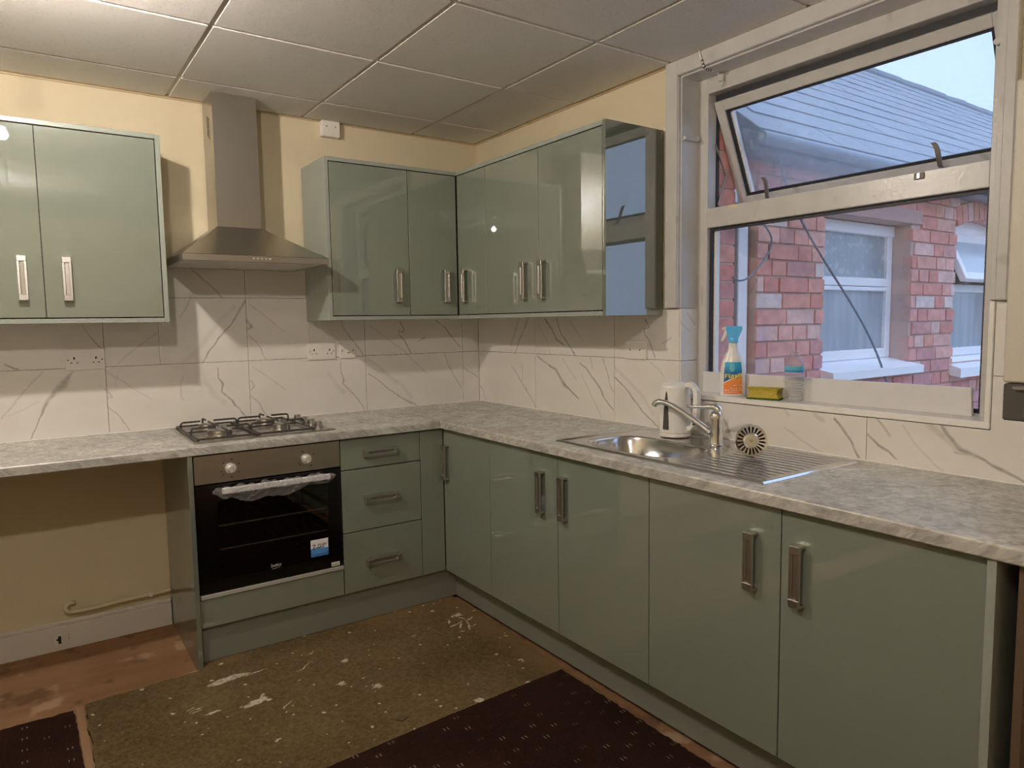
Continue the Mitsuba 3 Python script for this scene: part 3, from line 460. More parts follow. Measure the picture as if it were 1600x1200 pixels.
# worktops
def worktop(pts, cut=None):
    m = poly(pts, W - WB, WB)
    return diff(m, cut) if cut is not None else m
BX0, BX1, BY0, BY1 = -.500, -.195, -1.925, -1.450      # hole for the bowl
def wt_profile(x0, x1, y0, y1):     # rounded front edge towards -y
    r, q = .008, []
    for t in np.linspace(0, math.pi / 2, 5): q.append((y0 + r - r * math.cos(t), W - r + r * math.sin(t)))
    for t in np.linspace(0, math.pi / 2, 4)[::-1]: q.append((y0 + r - r * math.cos(t), WB + r - r * math.sin(t))) if False else None
    pts = [(y1, WB), (y1, W)] + q[::-1] + [(y0, WB + .003), (y0 + .003, WB)]
    return pts
def prism_x(prof, x0, x1):
    from shapely.geometry import Polygon
    m = trimesh.creation.extrude_polygon(Polygon(prof), x1 - x0, engine='earcut')
    return basis(m, (x0, 0, 0), (0, 1, 0), (0, 0, 1), (1, 0, 0))
wt1 = prism_x(wt_profile(0, 0, -.600, -.0005), -2.95, -.6008)
wt2 = prism_x(wt_profile(0, 0, -.600, -.0005), 0, 3.6 - .001); v = wt2.vertices.copy(); wt2.vertices = np.stack([v[:, 1], -v[:, 0] - .0005, v[:, 2]], 1)
wt2 = diff(wt2, cbox(BX0, BX1, BY0, BY1, .7, 1.0))
hobcut = cbox(-1.655, -1.105, -.52, -.06, .7, 1.0)
add('worktop', diff(wt1, hobcut), 'worktop_laminate', label='mottled grey laminate worktop along the back wall holding the hob', cat='worktop')
add('worktop', wt2, 'worktop_laminate', label='mottled grey laminate worktop under the window holding the sink', cat='worktop')

# ------------------------------------------------------------------ wall units
def carcass_y(k, x0, x1, left=True, right=True):
    add('body', cbox(x0 + .002, x1 - .002, DU + DT + .002, -.002, U0 + .019, U1 - .019), 'carcass', k)
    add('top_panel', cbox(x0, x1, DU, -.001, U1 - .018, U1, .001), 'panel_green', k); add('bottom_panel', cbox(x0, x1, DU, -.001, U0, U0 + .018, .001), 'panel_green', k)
zt, zb = U1 - .0205, U0 + .0205
k = thing('wall_cabinet', 'green double wall cabinet to the left of the cooker hood', 'wall cabinet')
carcass_y(k, -2.535, -1.714)
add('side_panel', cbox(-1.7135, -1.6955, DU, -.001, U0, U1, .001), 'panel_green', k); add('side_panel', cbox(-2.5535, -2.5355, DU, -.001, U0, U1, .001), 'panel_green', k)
d = front_y(k, 'door', -2.1165, -1.7155, zb, zt, y=DU); handle(d, '-y', 'z', (-2.043, DU, 1.537))
d = front_y(k, 'door', -2.5335, -2.1165, zb, zt, y=DU); handle(d, '-y', 'z', (-2.183, DU, 1.538))
k = thing('wall_cabinet', 'green single wall cabinet to the right of the cooker hood', 'wall cabinet')
carcass_y(k, -.9985, -.5975)
add('side_panel', cbox(-1.0170, -.9990, DU, -.001, U0, U1, .001), 'panel_green', k)
d = front_y(k, 'door', -.9970, -.5975, zb, zt, y=DU); handle(d, '-y', 'z', (-.664, DU, 1.536))
k = thing('corner_wall_cabinet', 'green L shaped wall cabinet in the corner with two narrow doors', 'wall cabinet')
add('body', join(cbox(-.595, -.002, DU + DT + .002, -.002, U0 + .019, U1 - .019), cbox(DU + DT + .002, -.002, -.590, DU + DT + .0025, U0 + .019, U1 - .019)), 'carcass', k)
L6 = [(-.597, -.001), (-.597, DU), (DU, DU), (DU, -.592), (-.001, -.592), (-.001, -.001)]
add('top_panel', poly(L6, .018, U1 - .018), 'panel_green', k); add('bottom_panel', poly(L6, .018, U0), 'panel_green', k)
d = front_y(k, 'door', -.597, -.3240, zb, zt, y=DU); handle(d, '-y', 'z', (-.398, DU, 1.537))
d = front_x(k, 'door', -.592, -.3240, zb, zt, x=DU); handle(d, '-x', 'z', (DU, -.405, 1.537))
k = thing('wall_cabinet', 'green double wall cabinet on the window wall with a glossy end reflecting the window', 'wall cabinet')
ya, yb, yc = -.5925, -1.016, -1.428
add('body', cbox(DU + DT + .002, -.002, yc + .001, ya - .001, U0 + .019, U1 - .019), 'carcass', k)
add('top_panel', cbox(DU, -.001, yc, ya, U1 - .018, U1, .001), 'panel_green', k); add('bottom_panel', cbox(DU, -.001, yc, ya, U0, U0 + .018, .001), 'panel_green', k)
add('side_panel', cbox(DU, -.001, yc - .0185, yc - .0005, U0, U1, .001), 'panel_gloss', k)
d = front_x(k, 'door', yb, ya, zb, zt, x=DU); handle(d, '-x', 'z', (DU, yb + .096, 1.534))
d = front_x(k, 'door', yc, yb, zb, zt, x=DU); handle(d, '-x', 'z', (DU, yb - .037, 1.532))

# ------------------------------------------------------------------ cooker hood
k = thing('cooker_hood', 'stainless steel chimney cooker hood on the back wall above the hob', 'cooker hood')
ch = add('chimney', cbox(-1.461, -1.272, -.190, -.001, 1.786, ZC - .004, .001), 'steel', k)
add('vent_slot', join(*[basis(cbox(-.028, .028, -.0006, .0006, -.0022, .0022), (-1.4612, -.105, 2.19 + .0115 * i), (0, .86, .5), (1, 0, 0), (0, -.5, .86)) for i in range(8)]), 'black', ch)
cb, ct = (-1.660, -1.066, -.470, -.001, 1.640), (-1.463, -1.270, -.192, -.001, 1.788)
can = hull([(x, y, cb[4]) for x in cb[:2] for y in cb[2:4]] + [(x, y, ct[4]) for x in ct[:2] for y in ct[2:4]])
add('canopy', can, 'steel', k)
add('band', diff(cbox(-1.660, -1.066, -.470, -.001, 1.614, 1.6395, .0008), cbox(-1.648, -1.078, -.455, -.012, 1.60, 1.630)), 'steel', k)
for a, b in ((-1.645, -1.366), (-1.360, -1.081)): add('grease_filter', cbox(a, b, -.448, -.03, 1.6155, 1.622, .002), 'silver_strip', k)
for i in range(5): add('button', cyl((-1.389 + .017 * i, -.4715, 1.628), 'y', .0035, .004, 12), 'silver_strip', k)

# ------------------------------------------------------------------ oven
k = thing('built_in_oven', 'built in oven with a steel control panel, black glass door and plastic wrapped handle', 'oven')
ox0, ox1 = -1.682, -1.0895
add('cavity', join(cbox(ox0 + .03, ox1 - .03, -.10, -.09, .28, .84), cbox(ox0 + .02, ox0 + .03, -.545, -.09, .28, .84), cbox(ox1 - .03, ox1 - .02, -.545, -.09, .28, .84), cbox(ox0 + .02, ox1 - .02, -.545, -.09, .27, .28), cbox(ox0 + .02, ox1 - .02, -.545, -.09, .70, .71)), 'black', k)
cp = add('control_panel', cbox(ox0, ox1, -.575, -.546, .730, .8445, .0015), 'steel', k)
for x in (-1.545, -1.238):
    add('knob', join(cyl((x, -.578, .783), 'y', .0215, .006, 28), lathe([(0, 0), (.0165, 0), (.0155, .018), (.013, .021), (0, .021)], 28).apply_transform(trimesh.transformations.rotation_matrix(math.pi / 2, [1, 0, 0])).apply_translation((x, -.581, .783)), cbox(x - .002, x + .002, -.606, -.600, .770, .796, .001)), 'silver_strip', cp, smooth=30)
add('scale_mark', join(*[cbox(x + r * math.cos(t) - .0028, x + r * math.cos(t) + .0028, -.5755, -.5745, .783 + r * math.sin(t) - .0028, .783 + r * math.sin(t) + .0028) for x, n in ((-1.545, 7), (-1.238, 5)) for r in (.036,) for t in np.linspace(-2.5 + (0 if n == 7 else .0), 1.0 + (2.5 if n == 5 else 2.4), n)]), 'dark_grey', cp)
dz0, dz1 = .286, .7255
dr_ = add('door', diff(cbox(ox0, ox1, -.573, -.553, dz0, dz1, .0015), cbox(-1.602, -1.150, -.70, -.50, .335, .655)), 'black_glass', k)
add('window_glass', cbox(-1.602, -1.150, -.5728, -.5700, .335, .655), 'oven_glass', dr_)
add('trim_strip', cbox(ox0, ox1, -.577, -.552, .268, .2845, .001), 'silver_strip', k, label='bright strip along the bottom of the oven door')
for z in (.546, .448):
    sh = add('shelf', tube([(-1.640, -.538, z), (-1.111, -.538, z)], .003, 8), 'silver_strip', k)
    add('rod', join(*[tube([(x, -.536, z - .003), (x, -.12, z - .003)], .0012, 6) for x in np.linspace(-1.60, -1.15, 10)]), 'dark_grey', sh)
hb = add('handle', join(cbox(-1.590, -1.150, -.621, -.606, .690, .714, .003), cbox(-1.575, -1.555, -.607, -.572, .695, .709), cbox(-1.185, -1.165, -.607, -.572, .695, .709)), 'paper_white', dr_, smooth=False)
# crumpled film bagged around the handle
nu, nv = 90, 28
U = np.linspace(0, 1, nu); A = np.arange(nv) * 2 * np.pi / nv
def film():
    X = -1.625 + U * .500
    sag = .022 + .030 * np.exp(-((U - .25) / .10) ** 2) + .032 * np.exp(-((U - .52) / .17) ** 2) + .004 * np.sin(U * 23)
    top = .016 + .004 * np.sin(U * 31 + 1) + .004 * np.sin(U * 67)
    endp = np.clip(np.minimum(U, 1 - U) / .07, .12, 1) ** .6
    V = []
    for i in range(nu):
        up = np.maximum(np.sin(A), 0) * top[i] + np.minimum(np.sin(A), 0) * sag[i]
        out = np.cos(A) * .021
        V.append(np.stack([np.full(nv, X[i]), -.611 - out * endp[i], .702 + up * endp[i]], 1))
    V = np.array(V).reshape(-1, 3)
    n1 = meshkit.fbm(V * [38, 90, 90], 3, seed=2) - .5; n2 = meshkit.fbm(V * [38, 90, 90] + 50, 3, seed=5) - .5
    ridge = np.abs(meshkit.fbm(V * [70, 60, 60] + 20, 2, seed=9) - .5)
    V[:, 1] -= .016 * n1 + .012 * ridge; V[:, 2] += .016 * n2
    V[:, 1] = np.minimum(V[:, 1], -.5755)
    F = []
    for i in range(nu - 1):
        for j in range(nv):
            p, q = i * nv + j, i * nv + (j + 1) % nv
            F += [(p, q, q + nv), (p, q + nv, p + nv)]
    return trimesh.Trimesh(V, F, process=False)
scene['crumpled_film'] = {'type': 'blendbsdf', 'weight': 0.13, 'a': {'type': 'thindielectric', 'int_ior': 1.5}, 'b': {'type': 'twosided', 'bsdf': {'type': 'principled', 'base_color': rgb((.55, .55, .56)), 'roughness': .16, 'specular': .9}}}
add('film', film(), 'crumpled_film', dr_, label='crumpled clear plastic film wrapped around the oven handle')
def text(s, h, o, a, b, c, d=.0006, bold=False, center=True):
    m = meshkit.text_mesh(s, h, d, bold)
    if center: m.apply_translation((-(m.bounds[0][0] + m.bounds[1][0]) / 2, 0, 0))
    return basis(m, o, a, b, c)
AX = ((1, 0, 0), (0, 0, 1), (0, -1, 0))
yg = -.5732
lg = add('logo', join(text('beko', .0135, (-1.383, yg, .343), *AX, .0005, True), hull([(x, y, z) for y in (yg, yg - .0005) for x, z in ((-1.400, .334), (-1.372, .3365), (-1.366, .3385), (-1.400, .336))])), 'silver_strip', dr_, label='small silver maker name on the door glass')
def f_stick(p, n, uv):
    t = (p.z - .349) / .075; s = (p.x + 1.234) / .078
    wave = .48 + .03 * dr.sin(s * 5)
    c = mix((.045, .16, .50), (.08, .27, .62), smoothstep(.0, .45, t))
    c = dr.select((t > .20) & (t < .24) & (s > .12) & (s < .8), mi.Color3f(.15, .40, .72), c)
    c = dr.select((t > .30) & (t < .34) & (s > .12) & (s < .88), mi.Color3f(.12, .35, .70), c)
    return dr.select(t > wave, mi.Color3f(.78, .78, .82), c)
scene['sticker_print'] = pr(proc(f_stick), .35)
st = add('sticker', cbox(-1.234, -1.156, yg - .0005, yg, .349, .424), 'sticker_print', dr_, label='white and blue warranty sticker on the oven door')
add('sticker_text', join(text('2', .020, (-1.220, yg - .0006, .384), *AX, .0004, True), text('YEARS', .0098, (-1.184, yg - .0006, .3945), *AX, .0004, True), *[cbox(-1.207, -1.172, yg - .001, yg - .0006, z, z + .0018) for z in (.387, .3895)]), 'dark_grey', st)
add('label', join(cbox(-1.145, -1.107, yg - .0005, yg, .290, .3085)), 'socket_plastic', dr_, label='small white label in the corner of the oven door')
add('label_print', text('007210', .006, (-1.126, yg - .0006, .296), *AX, .0003) if False else join(*[cbox(-1.140 + .0026 * i, -1.1392 + .0026 * i + .0008 * (i % 3 == 0), yg - .0008, yg - .0005, .294, .300) for i in range(11)]), 'dark_grey', dr_)

# ------------------------------------------------------------------ hob
k = thing('gas_hob', 'stainless steel four burner gas hob set into the worktop above the oven', 'hob')
hx0, hx1, hy0, hy1 = -1.672, -1.092, -.545, -.050
add('plate', join(cbox(hx0, hx1, hy0, hy1, W + .0005, W + .006, .003), cbox(-1.63, -1.13, -.50, -.08, W - .03, W + .001)), 'steel', k)
zc = W + .006
for bx, by, r in ((-1.540, -.395, .050), (-1.290, -.395, .030), (-1.545, -.170, .036), (-1.290, -.170, .040)):
    b = add('burner', lathe([(0, 0), (r + .012, 0), (r + .012, .003), (r, .005), (r, .014), (r + .002, .015), (r + .002, .017), (0, .017)], 32, (bx, by, zc)), 'steel', k, smooth=30)
    add('burner_cap', lathe([(0, .0172), (r - .002, .0172), (r - .001, .021), (r - .006, .024), (0, .024)], 32, (bx, by, zc)), 'steel', b, smooth=30)
def grate(x0, x1, y0, y1, burners):
    zr, zt_, R = zc + .008, zc + .036, .0042
    t = [tube([(x0, y0, zr), (x1, y0, zr), (x1, y1, zr), (x0, y1, zr), (x0, y0, zr)], R, 8)]
    for a, b in (((x0, y0), (x1, y0)), ((x1, y0), (x1, y1)), ((x1, y1), (x0, y1)), ((x0, y1), (x0, y0))): t.append(tube([(*a, zr), (*b, zr)], R, 8))
    for x in (x0, x1):
        for y in (y0, y1): t.append(cyl((x, y, zc + .004), 'z', .005, .008, 8))
    ym = (y0 + y1) / 2; t.append(tube([(x0, ym, zr), (x1, ym, zr)], R, 8))
    def finger(p, q):
        p, q = np.array(p, float), np.array(q, float); d = (q - p) / np.linalg.norm(q - p)
        P = [(*p, zr), (*p, zt_ - .008), (*(p + d * .003), zt_ - .003), (*(p + d * .009), zt_), (*q, zt_)]
        t.append(tube(P, R, 8))
    for bx, by in burners:
        finger((x0, by), (bx - .028, by)); finger((x1, by), (bx + .028, by))
        e = y0 if by < ym else y1
        finger((bx, e), (bx, by + (.028 if e > by else -.028))); finger((bx, ym), (bx, by + (.028 if ym > by else -.028)))
    return join(*t)
add('grate', grate(-1.652, -1.420, -.525, -.075, ((-1.540, -.395), (-1.545, -.170))), 'black_iron', k, smooth=30, label='black wire pan support')
add('grate', grate(-1.412, -1.184, -.525, -.075, ((-1.290, -.395), (-1.290, -.170))), 'black_iron', k, smooth=30, label='black wire pan support')
for y in (-.165, -.265, -.362, -.455):
    add('knob', join(lathe([(0, 0), (.021, 0), (.021, .004), (.0165, .005), (.0155, .026), (.013, .028), (0, .028)], 28, (-1.138, y, zc))), 'steel', k, smooth=30)

# ------------------------------------------------------------------ sink, tap, strainer
sx0, sx1, sy0, sy1 = -.532, -.040, -2.318, -1.388
nx, ny = 300, 220
GXs, GYs = np.meshgrid(np.linspace(sx0, sx1, nx), np.linspace(sy0, sy1, ny), indexing='ij')
def sink_height(x, y):
    h = np.full(x.shape, W + .0065)
    edge = np.minimum(np.minimum(x - sx0, sx1 - x), np.minimum(y - sy0, sy1 - y))
    h -= .006 * np.clip(1 - edge / .008, 0, 1) ** 2
    inn = np.clip((edge - .012) / .012, 0, 1); h -= .0045 * inn * inn * (3 - 2 * inn)
    cx, cy, ax, ay = (BX0 + BX1) / 2, (BY0 + BY1) / 2, .142, .225
    d = (np.abs((x - cx) / ax) ** 3.6 + np.abs((y - cy) / ay) ** 3.6) ** (1 / 3.6)
    t = np.clip((1.0 - d) / .30, 0, 1); h -= .150 * (t * t * (3 - 2 * t)) ** .8
    lip = np.exp(-((d - 1.04) / .03) ** 2); h += .0012 * lip
    dx0, dx1, dy0, dy1 = -.500, -.075, sy0 + .035, -1.975
    g = (x > dx0) & (x < dx1)
    gw = np.clip(np.minimum(y - dy0, dy1 - y) / .02, 0, 1)
    ph = (x - dx0) / (dx1 - dx0) * 12; rib = np.clip(np.abs((ph % 1) - .5) * 5 - .2, 0, 1)
    h = h - np.where(g, gw * (.0048 * (1 - rib)), 0)
    return h
Z = sink_height(GXs, GYs); idx = np.arange(nx * ny).reshape(nx, ny)
SF = np.vstack([np.stack([idx[:-1, :-1], idx[1:, :-1], idx[1:, 1:]], -1).reshape(-1, 3), np.stack([idx[:-1, :-1], idx[1:, 1:], idx[:-1, 1:]], -1).reshape(-1, 3)])
k = thing('kitchen_sink', 'stainless steel inset sink with one bowl and a ribbed drainer under the window', 'sink')
add('basin', trimesh.Trimesh(np.stack([GXs, GYs, Z], -1).reshape(-1, 3), SF, process=False), 'sink_steel', k, smooth=True)
add('waste', lathe([(0, 0), (.032, 0), (.034, .003), (.028, .004), (0, .002)], 28, (-.345, -1.69, W - .1475)), 'chrome', k, smooth=30)
tb = np.array([-.138, -1.838, W + .002])
k = thing('mixer_tap', 'chrome single lever mixer tap standing on the back of the sink', 'tap')
add('body', lathe([(0, 0), (.029, 0), (.030, .004), (.025, .010), (.0235, .05), (.0235, .092), (.024, .105), (.021, .118), (.012, .125), (0, .126)], 32, tb), 'chrome', k, smooth=40)
spt = smooth_path([tb + (-.012, .016, .045), tb + (-.030, .075, .085), tb + (-.052, .150, .128), tb + (-.066, .196, .145), tb + (-.076, .222, .1425), tb + (-.080, .232, .130)], 8)
add('spout', tube(spt, np.interp(np.linspace(0, 1, len(spt)), [0, .8, 1], [.0125, .0105, .0115]), 16), 'chrome', k, smooth=40)
lv = [tb + (.004, -.006, .128), tb + (.0, .0, .136), tb + (-.012, .030, .139), tb + (-.030, .080, .136), tb + (-.038, .098, .136)]
add('lever', join(tube(smooth_path(lv, 6), np.interp(np.linspace(0, 1, 25), [0, .3, .9, 1], [.016, .010, .0055, .006]), 12), trimesh.creation.icosphere(2, .0075).apply_translation(lv[-1])), 'chrome', k, smooth=40)
sc = np.array([-.228, -2.055, W + .0565])
k = thing('sink_strainer', 'round slotted metal sink strainer standing on its edge on the drainer', 'strainer')
d3 = np.array([-.60, -.78, .17]); d3 /= np.linalg.norm(d3); a3 = np.cross(d3, [0, 0, 1]); a3 /= np.linalg.norm(a3); b3 = np.cross(a3, d3)
def disc(m): return basis(m, sc, a3, b3, d3)
add('rim', disc(lathe([(.0475, -.001), (.0525, 0), (.0535, .0025), (.0525, .005), (.0475, .004), (.0475, -.001)], 44)), 'chrome', k, smooth=30)
add('basket', disc(lathe([(0, -.004), (.026, -.004), (.0265, -.002), (.022, .001), (0, .002)], 36)), 'chrome', k, smooth=30)
add('slat', disc(join(*[basis(hull([(x, y * w, z) for x, w, z0 in ((.0245, .6, -.003), (.0485, 1.25, .001)) for y in (-.0030, .0030) for z in (z0, z0 + .0015)]), (0, 0, 0), (math.cos(t), math.sin(t), 0), (-math.sin(t), math.cos(t), 0), (0, 0, 1)) for t in np.arange(20) * math.pi / 10])), 'chrome', k)
add('cup', disc(lathe([(0, -.026), (.038, -.026), (.0465, -.002), (.0455, -.002), (.037, -.0245), (0, -.0245)], 36)), 'dark_grey', k, smooth=30)
add('post', disc(cyl((0, 0, .005), 'z', .005, .008, 12)), 'steel', k)

# ------------------------------------------------------------------ kettle
kc = np.array([-.108, -1.614, W + .006])
k = thing('kettle', 'white plastic jug kettle standing behind the sink bowl in the corner of the window', 'kettle')
add('body', lathe([(0, .016), (.060, .016), (.0615, .03), (.060, .10), (.0575, .17), (.056, .190), (.0, .190)], 44, kc), 'white_plastic', k, smooth=40)
add('base', lathe([(0, 0), (.058, 0), (.060, .003), (.060, .013), (.055, .0158), (0, .0158)], 44, kc), 'white_plastic', k, smooth=40)
hd = np.array([.15, -.9887, 0]); hs = np.array([.9887, .15, 0])
lidm = lathe([(0, .1905), (.0565, .1905), (.0555, .198), (.048, .206), (.03, .2105), (0, .212)], 44, kc)
add('lid', lidm, 'white_plastic', k, smooth=40)
hp = smooth_path([kc + hd * .050 + (0, 0, .201), kc + hd * .075 + (0, 0, .203), kc + hd * .090 + (0, 0, .190), kc + hd * .097 + (0, 0, .150), kc + hd * .094 + (0, 0, .090), kc + hd * .080 + (0, 0, .045), kc + hd * .056 + (0, 0, .032)], 6)
add('handle', join(*[hull([q + hs * s * .013 + off * .009 for q in (hp[i], hp[i + 1]) for s in (-1, 1) for off in (hd, -hd, np.array([0, 0, 1.]), np.array([0, 0, -1.]))]) for i in range(len(hp) - 1)]), 'white_plastic', k, smooth=35)
add('switch', cbox(-.006, .006, -.004, .004, -.004, .004, .002).apply_translation(kc + hd * .092 + hs * -.012 + np.array([0, 0, .055])), 'dark_grey', k)
gd = np.array([-.80, -.10, 0]); gd /= np.linalg.norm(gd); gs = np.cross([0, 0, 1], gd)
gz = [(0.030, .0125, .0622), (.06, .0115, .0618), (.10, .0095, .0608), (.14, .0065, .0595), (.165, .0035, .0585), (.178, .0008, .058)]
add('water_gauge', hull([kc + gd * (r + o) + gs * s * w + (0, 0, z) for z, w, r in gz for s in (-1, 1) for o in (-.004, .0015)]), 'dark_grey', k)

# ------------------------------------------------------------------ things on the sill
SZ = 1.0535
k = thing('spray_bottle', 'white cleaning spray bottle with a blue trigger on the left of the window sill', 'spray bottle')
bc = np.array([.040, -1.770, SZ]); FA = math.atan2(CAM[1] - bc[1], CAM[0] - bc[0]) + .10
fa, sa_ = np.array([math.cos(FA), math.sin(FA), 0]), np.array([-math.sin(FA), math.cos(FA), 0])
RX, RY = 1.0, .62       # wide side faces the room
prof = [(0, 0), (.040, 0), (.043, .004), (.0435, .02), (.042, .08), (.040, .115), (.0365, .14), (.028, .165), (.019, .185), (.0155, .20), (.0150, .226), (0, .226)]
prof = [(r * 1.12, z * .93) for r, z in prof]
add('body', lathe(prof, 40, bc, sx=.62, sy=1.0, rot=FA), 'white_plastic', k, smooth=40)
def wrap(z0, z1, t0, t1, off, n=16, m=10):
    V, UV = [], []
    for i in range(m + 1):
        z = z0 + (z1 - z0) * i / m; r = np.interp(z, [p[1] for p in prof[1:-1]], [p[0] for p in prof[1:-1]])
        for j in range(n + 1):
            t = t0 + (t1 - t0) * j / n
            V.append(bc + fa * (r * .62 + off) * math.cos(t) + sa_ * (r + off) * math.sin(t) + (0, 0, z)); UV.append((j / n, i / m))
    F = [q for i in range(m) for j in range(n) for q in ((i * (n + 1) + j, i * (n + 1) + j + 1, (i + 1) * (n + 1) + j + 1), (i * (n + 1) + j, (i + 1) * (n + 1) + j + 1, (i + 1) * (n + 1) + j))]
    return trimesh.Trimesh(V, F, process=False), np.array(UV)
def f_label(p, n, uv):
    s, t = uv.x, uv.y
    c = mix((.75, .20, .05), (.85, .33, .08), t * 1.5)
    c = dr.select(t > .36 + .30 * s, mix((.01, .10, .28), (.03, .35, .60), smoothstep(.5, 1.0, t)), c)
    c = dr.select((t > .33 + .30 * s) & (t <= .36 + .30 * s), mi.Color3f(.75, .75, .72), c)
    c = dr.select((dr.square(s - .45) + dr.square(t - .84) < .02), mi.Color3f(.10, .45, .55), c)
    w = dr.select(((t > .10) & (t < .13)) | ((t > .17) & (t < .195) & (s > .35)) | ((t > .26) & (t < .285) & (s > .5)) | ((t > .04) & (t < .06) & (s < .8)), 1.0, 0.0) * smoothstep(.3, .5, noise(s * 30, t * 60, 2.0))
    return mix(c, (.80, .72, .65), w * .8)
scene['spray_label_print'] = pr(proc(f_label), .35)
lm, luv = wrap(.010, .132, -.80, .75, .0006)
add('label', lm, 'spray_label_print', k, smooth=True, uv=luv, label='blue and orange printed label')
tx = meshkit.text_mesh('Flash', .015, .0006, True); tx.apply_translation((-(tx.bounds[0][0] + tx.bounds[1][0]) / 2, 0, 0))
def on_bottle(m, z0, off, slope=.12):
    v = m.vertices.copy(); z = z0 + v[:, 1] + slope * v[:, 0]; r = np.interp(z, [p[1] for p in prof[1:-1]], [p[0] for p in prof[1:-1]])
    th = v[:, 0] / .036
    return trimesh.Trimesh(bc + fa * ((r * .62 + off + v[:, 2]) * np.cos(th))[:, None] + sa_ * ((r + off + v[:, 2]) * np.sin(th))[:, None] + np.stack([0 * z, 0 * z, z], 1), m.faces, process=False)
scene['brand_yellow'] = pr((.85, .68, .15), .4)
add('brand_text', on_bottle(tx, .073, .0010), 'brand_yellow', k)
add('brand_shadow', on_bottle(tx.copy().apply_translation((.0012, -.0014, -.0003)), .073, .0008), 'black', k)
scene['trigger_blue'] = pr((.10, .46, .86), .35)
def sp(a, s, z): return bc + fa * a * 1.1 - sa_ * s * 1.1 + np.array([0, 0, z * .93])
add('collar', lathe([(0, .2065), (.0185, .2065), (.0190, .219), (.017, .224), (0, .224)], 30, bc), 'trigger_blue', k, smooth=40)
hdm = hull([sp(a, s, z) for a in (-.011, .011) for s, z in ((.017, .238), (-.016, .238), (-.030, .277), (.020, .270), (.026, .282), (-.028, .288), (.020, .290))])
add('spray_head', hdm, 'trigger_blue', k, label='blue spray head')
add('trigger', join(hull([sp(a, s, z) for a in (-.006, .006) for s, z in ((.018, .270), (.027, .274), (.036, .245), (.042, .228), (.036, .226), (.026, .245))])), 'white_plastic', k)
add('nozzle', join(hull([sp(a, s, z) for a in (-.007, .007) for s, z in ((.024, .276), (.036, .272), (.038, .280), (.024, .288))])), 'white_plastic', k)
k = thing('sponge', 'yellow waisted sponge with a dark scouring side on the window sill between the two bottles', 'sponge')
sg = np.array([.038, -1.915, SZ]); qa = math.radians(-72); u1, u2 = np.array([math.cos(qa), math.sin(qa), 0]), np.array([-math.sin(qa), math.cos(qa), 0])
def spm(z0, z1, w):
    P = [(-.058, -w), (.058, -w), (.062, 0), (.058, w), (-.058, w), (-.062, 0)]
    m = poly(P, z1 - z0, z0); return basis(m, sg, u1, u2, (0, 0, 1))
scene['sponge_yellow'] = {'type': 'twosided', 'bsdf': {'type': 'diffuse', 'reflectance': proc(lambda p, n, uv: mix((.36, .28, .04), (.56, .45, .10), fbm(p.x * 160, p.y * 160, p.z * 160, 3)))}}
zz = np.linspace(.006, .042, 9); secs = []
for z in zz:
    q = (z - .024) / .018; wv = .030 - .007 * (1 - q * q); lv_ = .060 - .010 * (1 - q * q)
    secs.append([(lv_ * a, wv * b, z) for a, b in ((-1, -.9), (-.95, -1), (.95, -1), (1, -.9), (1, .9), (.95, 1), (-.95, 1), (-1, .9))])
V = np.array(secs).reshape(-1, 3); Fq = []
for i in range(len(zz) - 1):
    for j in range(8): p_, q_ = i * 8 + j, i * 8 + (j + 1) % 8; Fq += [(p_, q_, q_ + 8), (p_, q_ + 8, p_ + 8)]
for j in range(1, 7): Fq += [(0, j + 1, j), (64, 64 + j, 64 + j + 1)]
add('foam', basis(trimesh.Trimesh(V, Fq, process=False), sg, u1, u2, (0, 0, 1)), 'sponge_yellow', k)
scene['scourer'] = diffuse((.05, .09, .03))
add('scourer', spm(0, .0062, .029), 'scourer', k)
k = thing('water_bottle', 'clear plastic water bottle with a blue label on the window sill', 'water bottle')
wc = np.array([.045, -2.030, SZ])
wp = [(0.004, .003), (.024, 0), (.031, .004), (.032, .010)]
for i in range(9): z = .018 + .0135 * i; wp += [(.0328, z), (.0305, z + .005), (.0305, z + .007), (.0328, z + .012)]
wp += [(.0325, .142), (.0325, .178), (.033, .184), (.031, .196), (.024, .212), (.0155, .226), (.0125, .232), (.0125, .240), (.0150, .241), (.0150, .244), (.0120, .245), (.0120, .256)]
add('body', lathe([(r, z * .72) for r, z in wp], 36, wc), 'bottle_plastic', k, smooth=30)
def f_wl(p, n, uv):
    t = (p.z - SZ - .1035) / .024
    c = mix((.03, .18, .42), (.10, .45, .62), smoothstep(.2, .6, t) * smoothstep(1.0, .7, t))
    return mix(c, (.55, .62, .72), dr.maximum(smoothstep(.88, .95, t), smoothstep(.12, .05, t)))
scene['bottle_label_print'] = pr(proc(f_wl), .3)
add('label', lathe([(.0331, .1035), (.0331, .1275)], 36, wc), 'bottle_label_print', k, smooth=True, label='blue paper label')

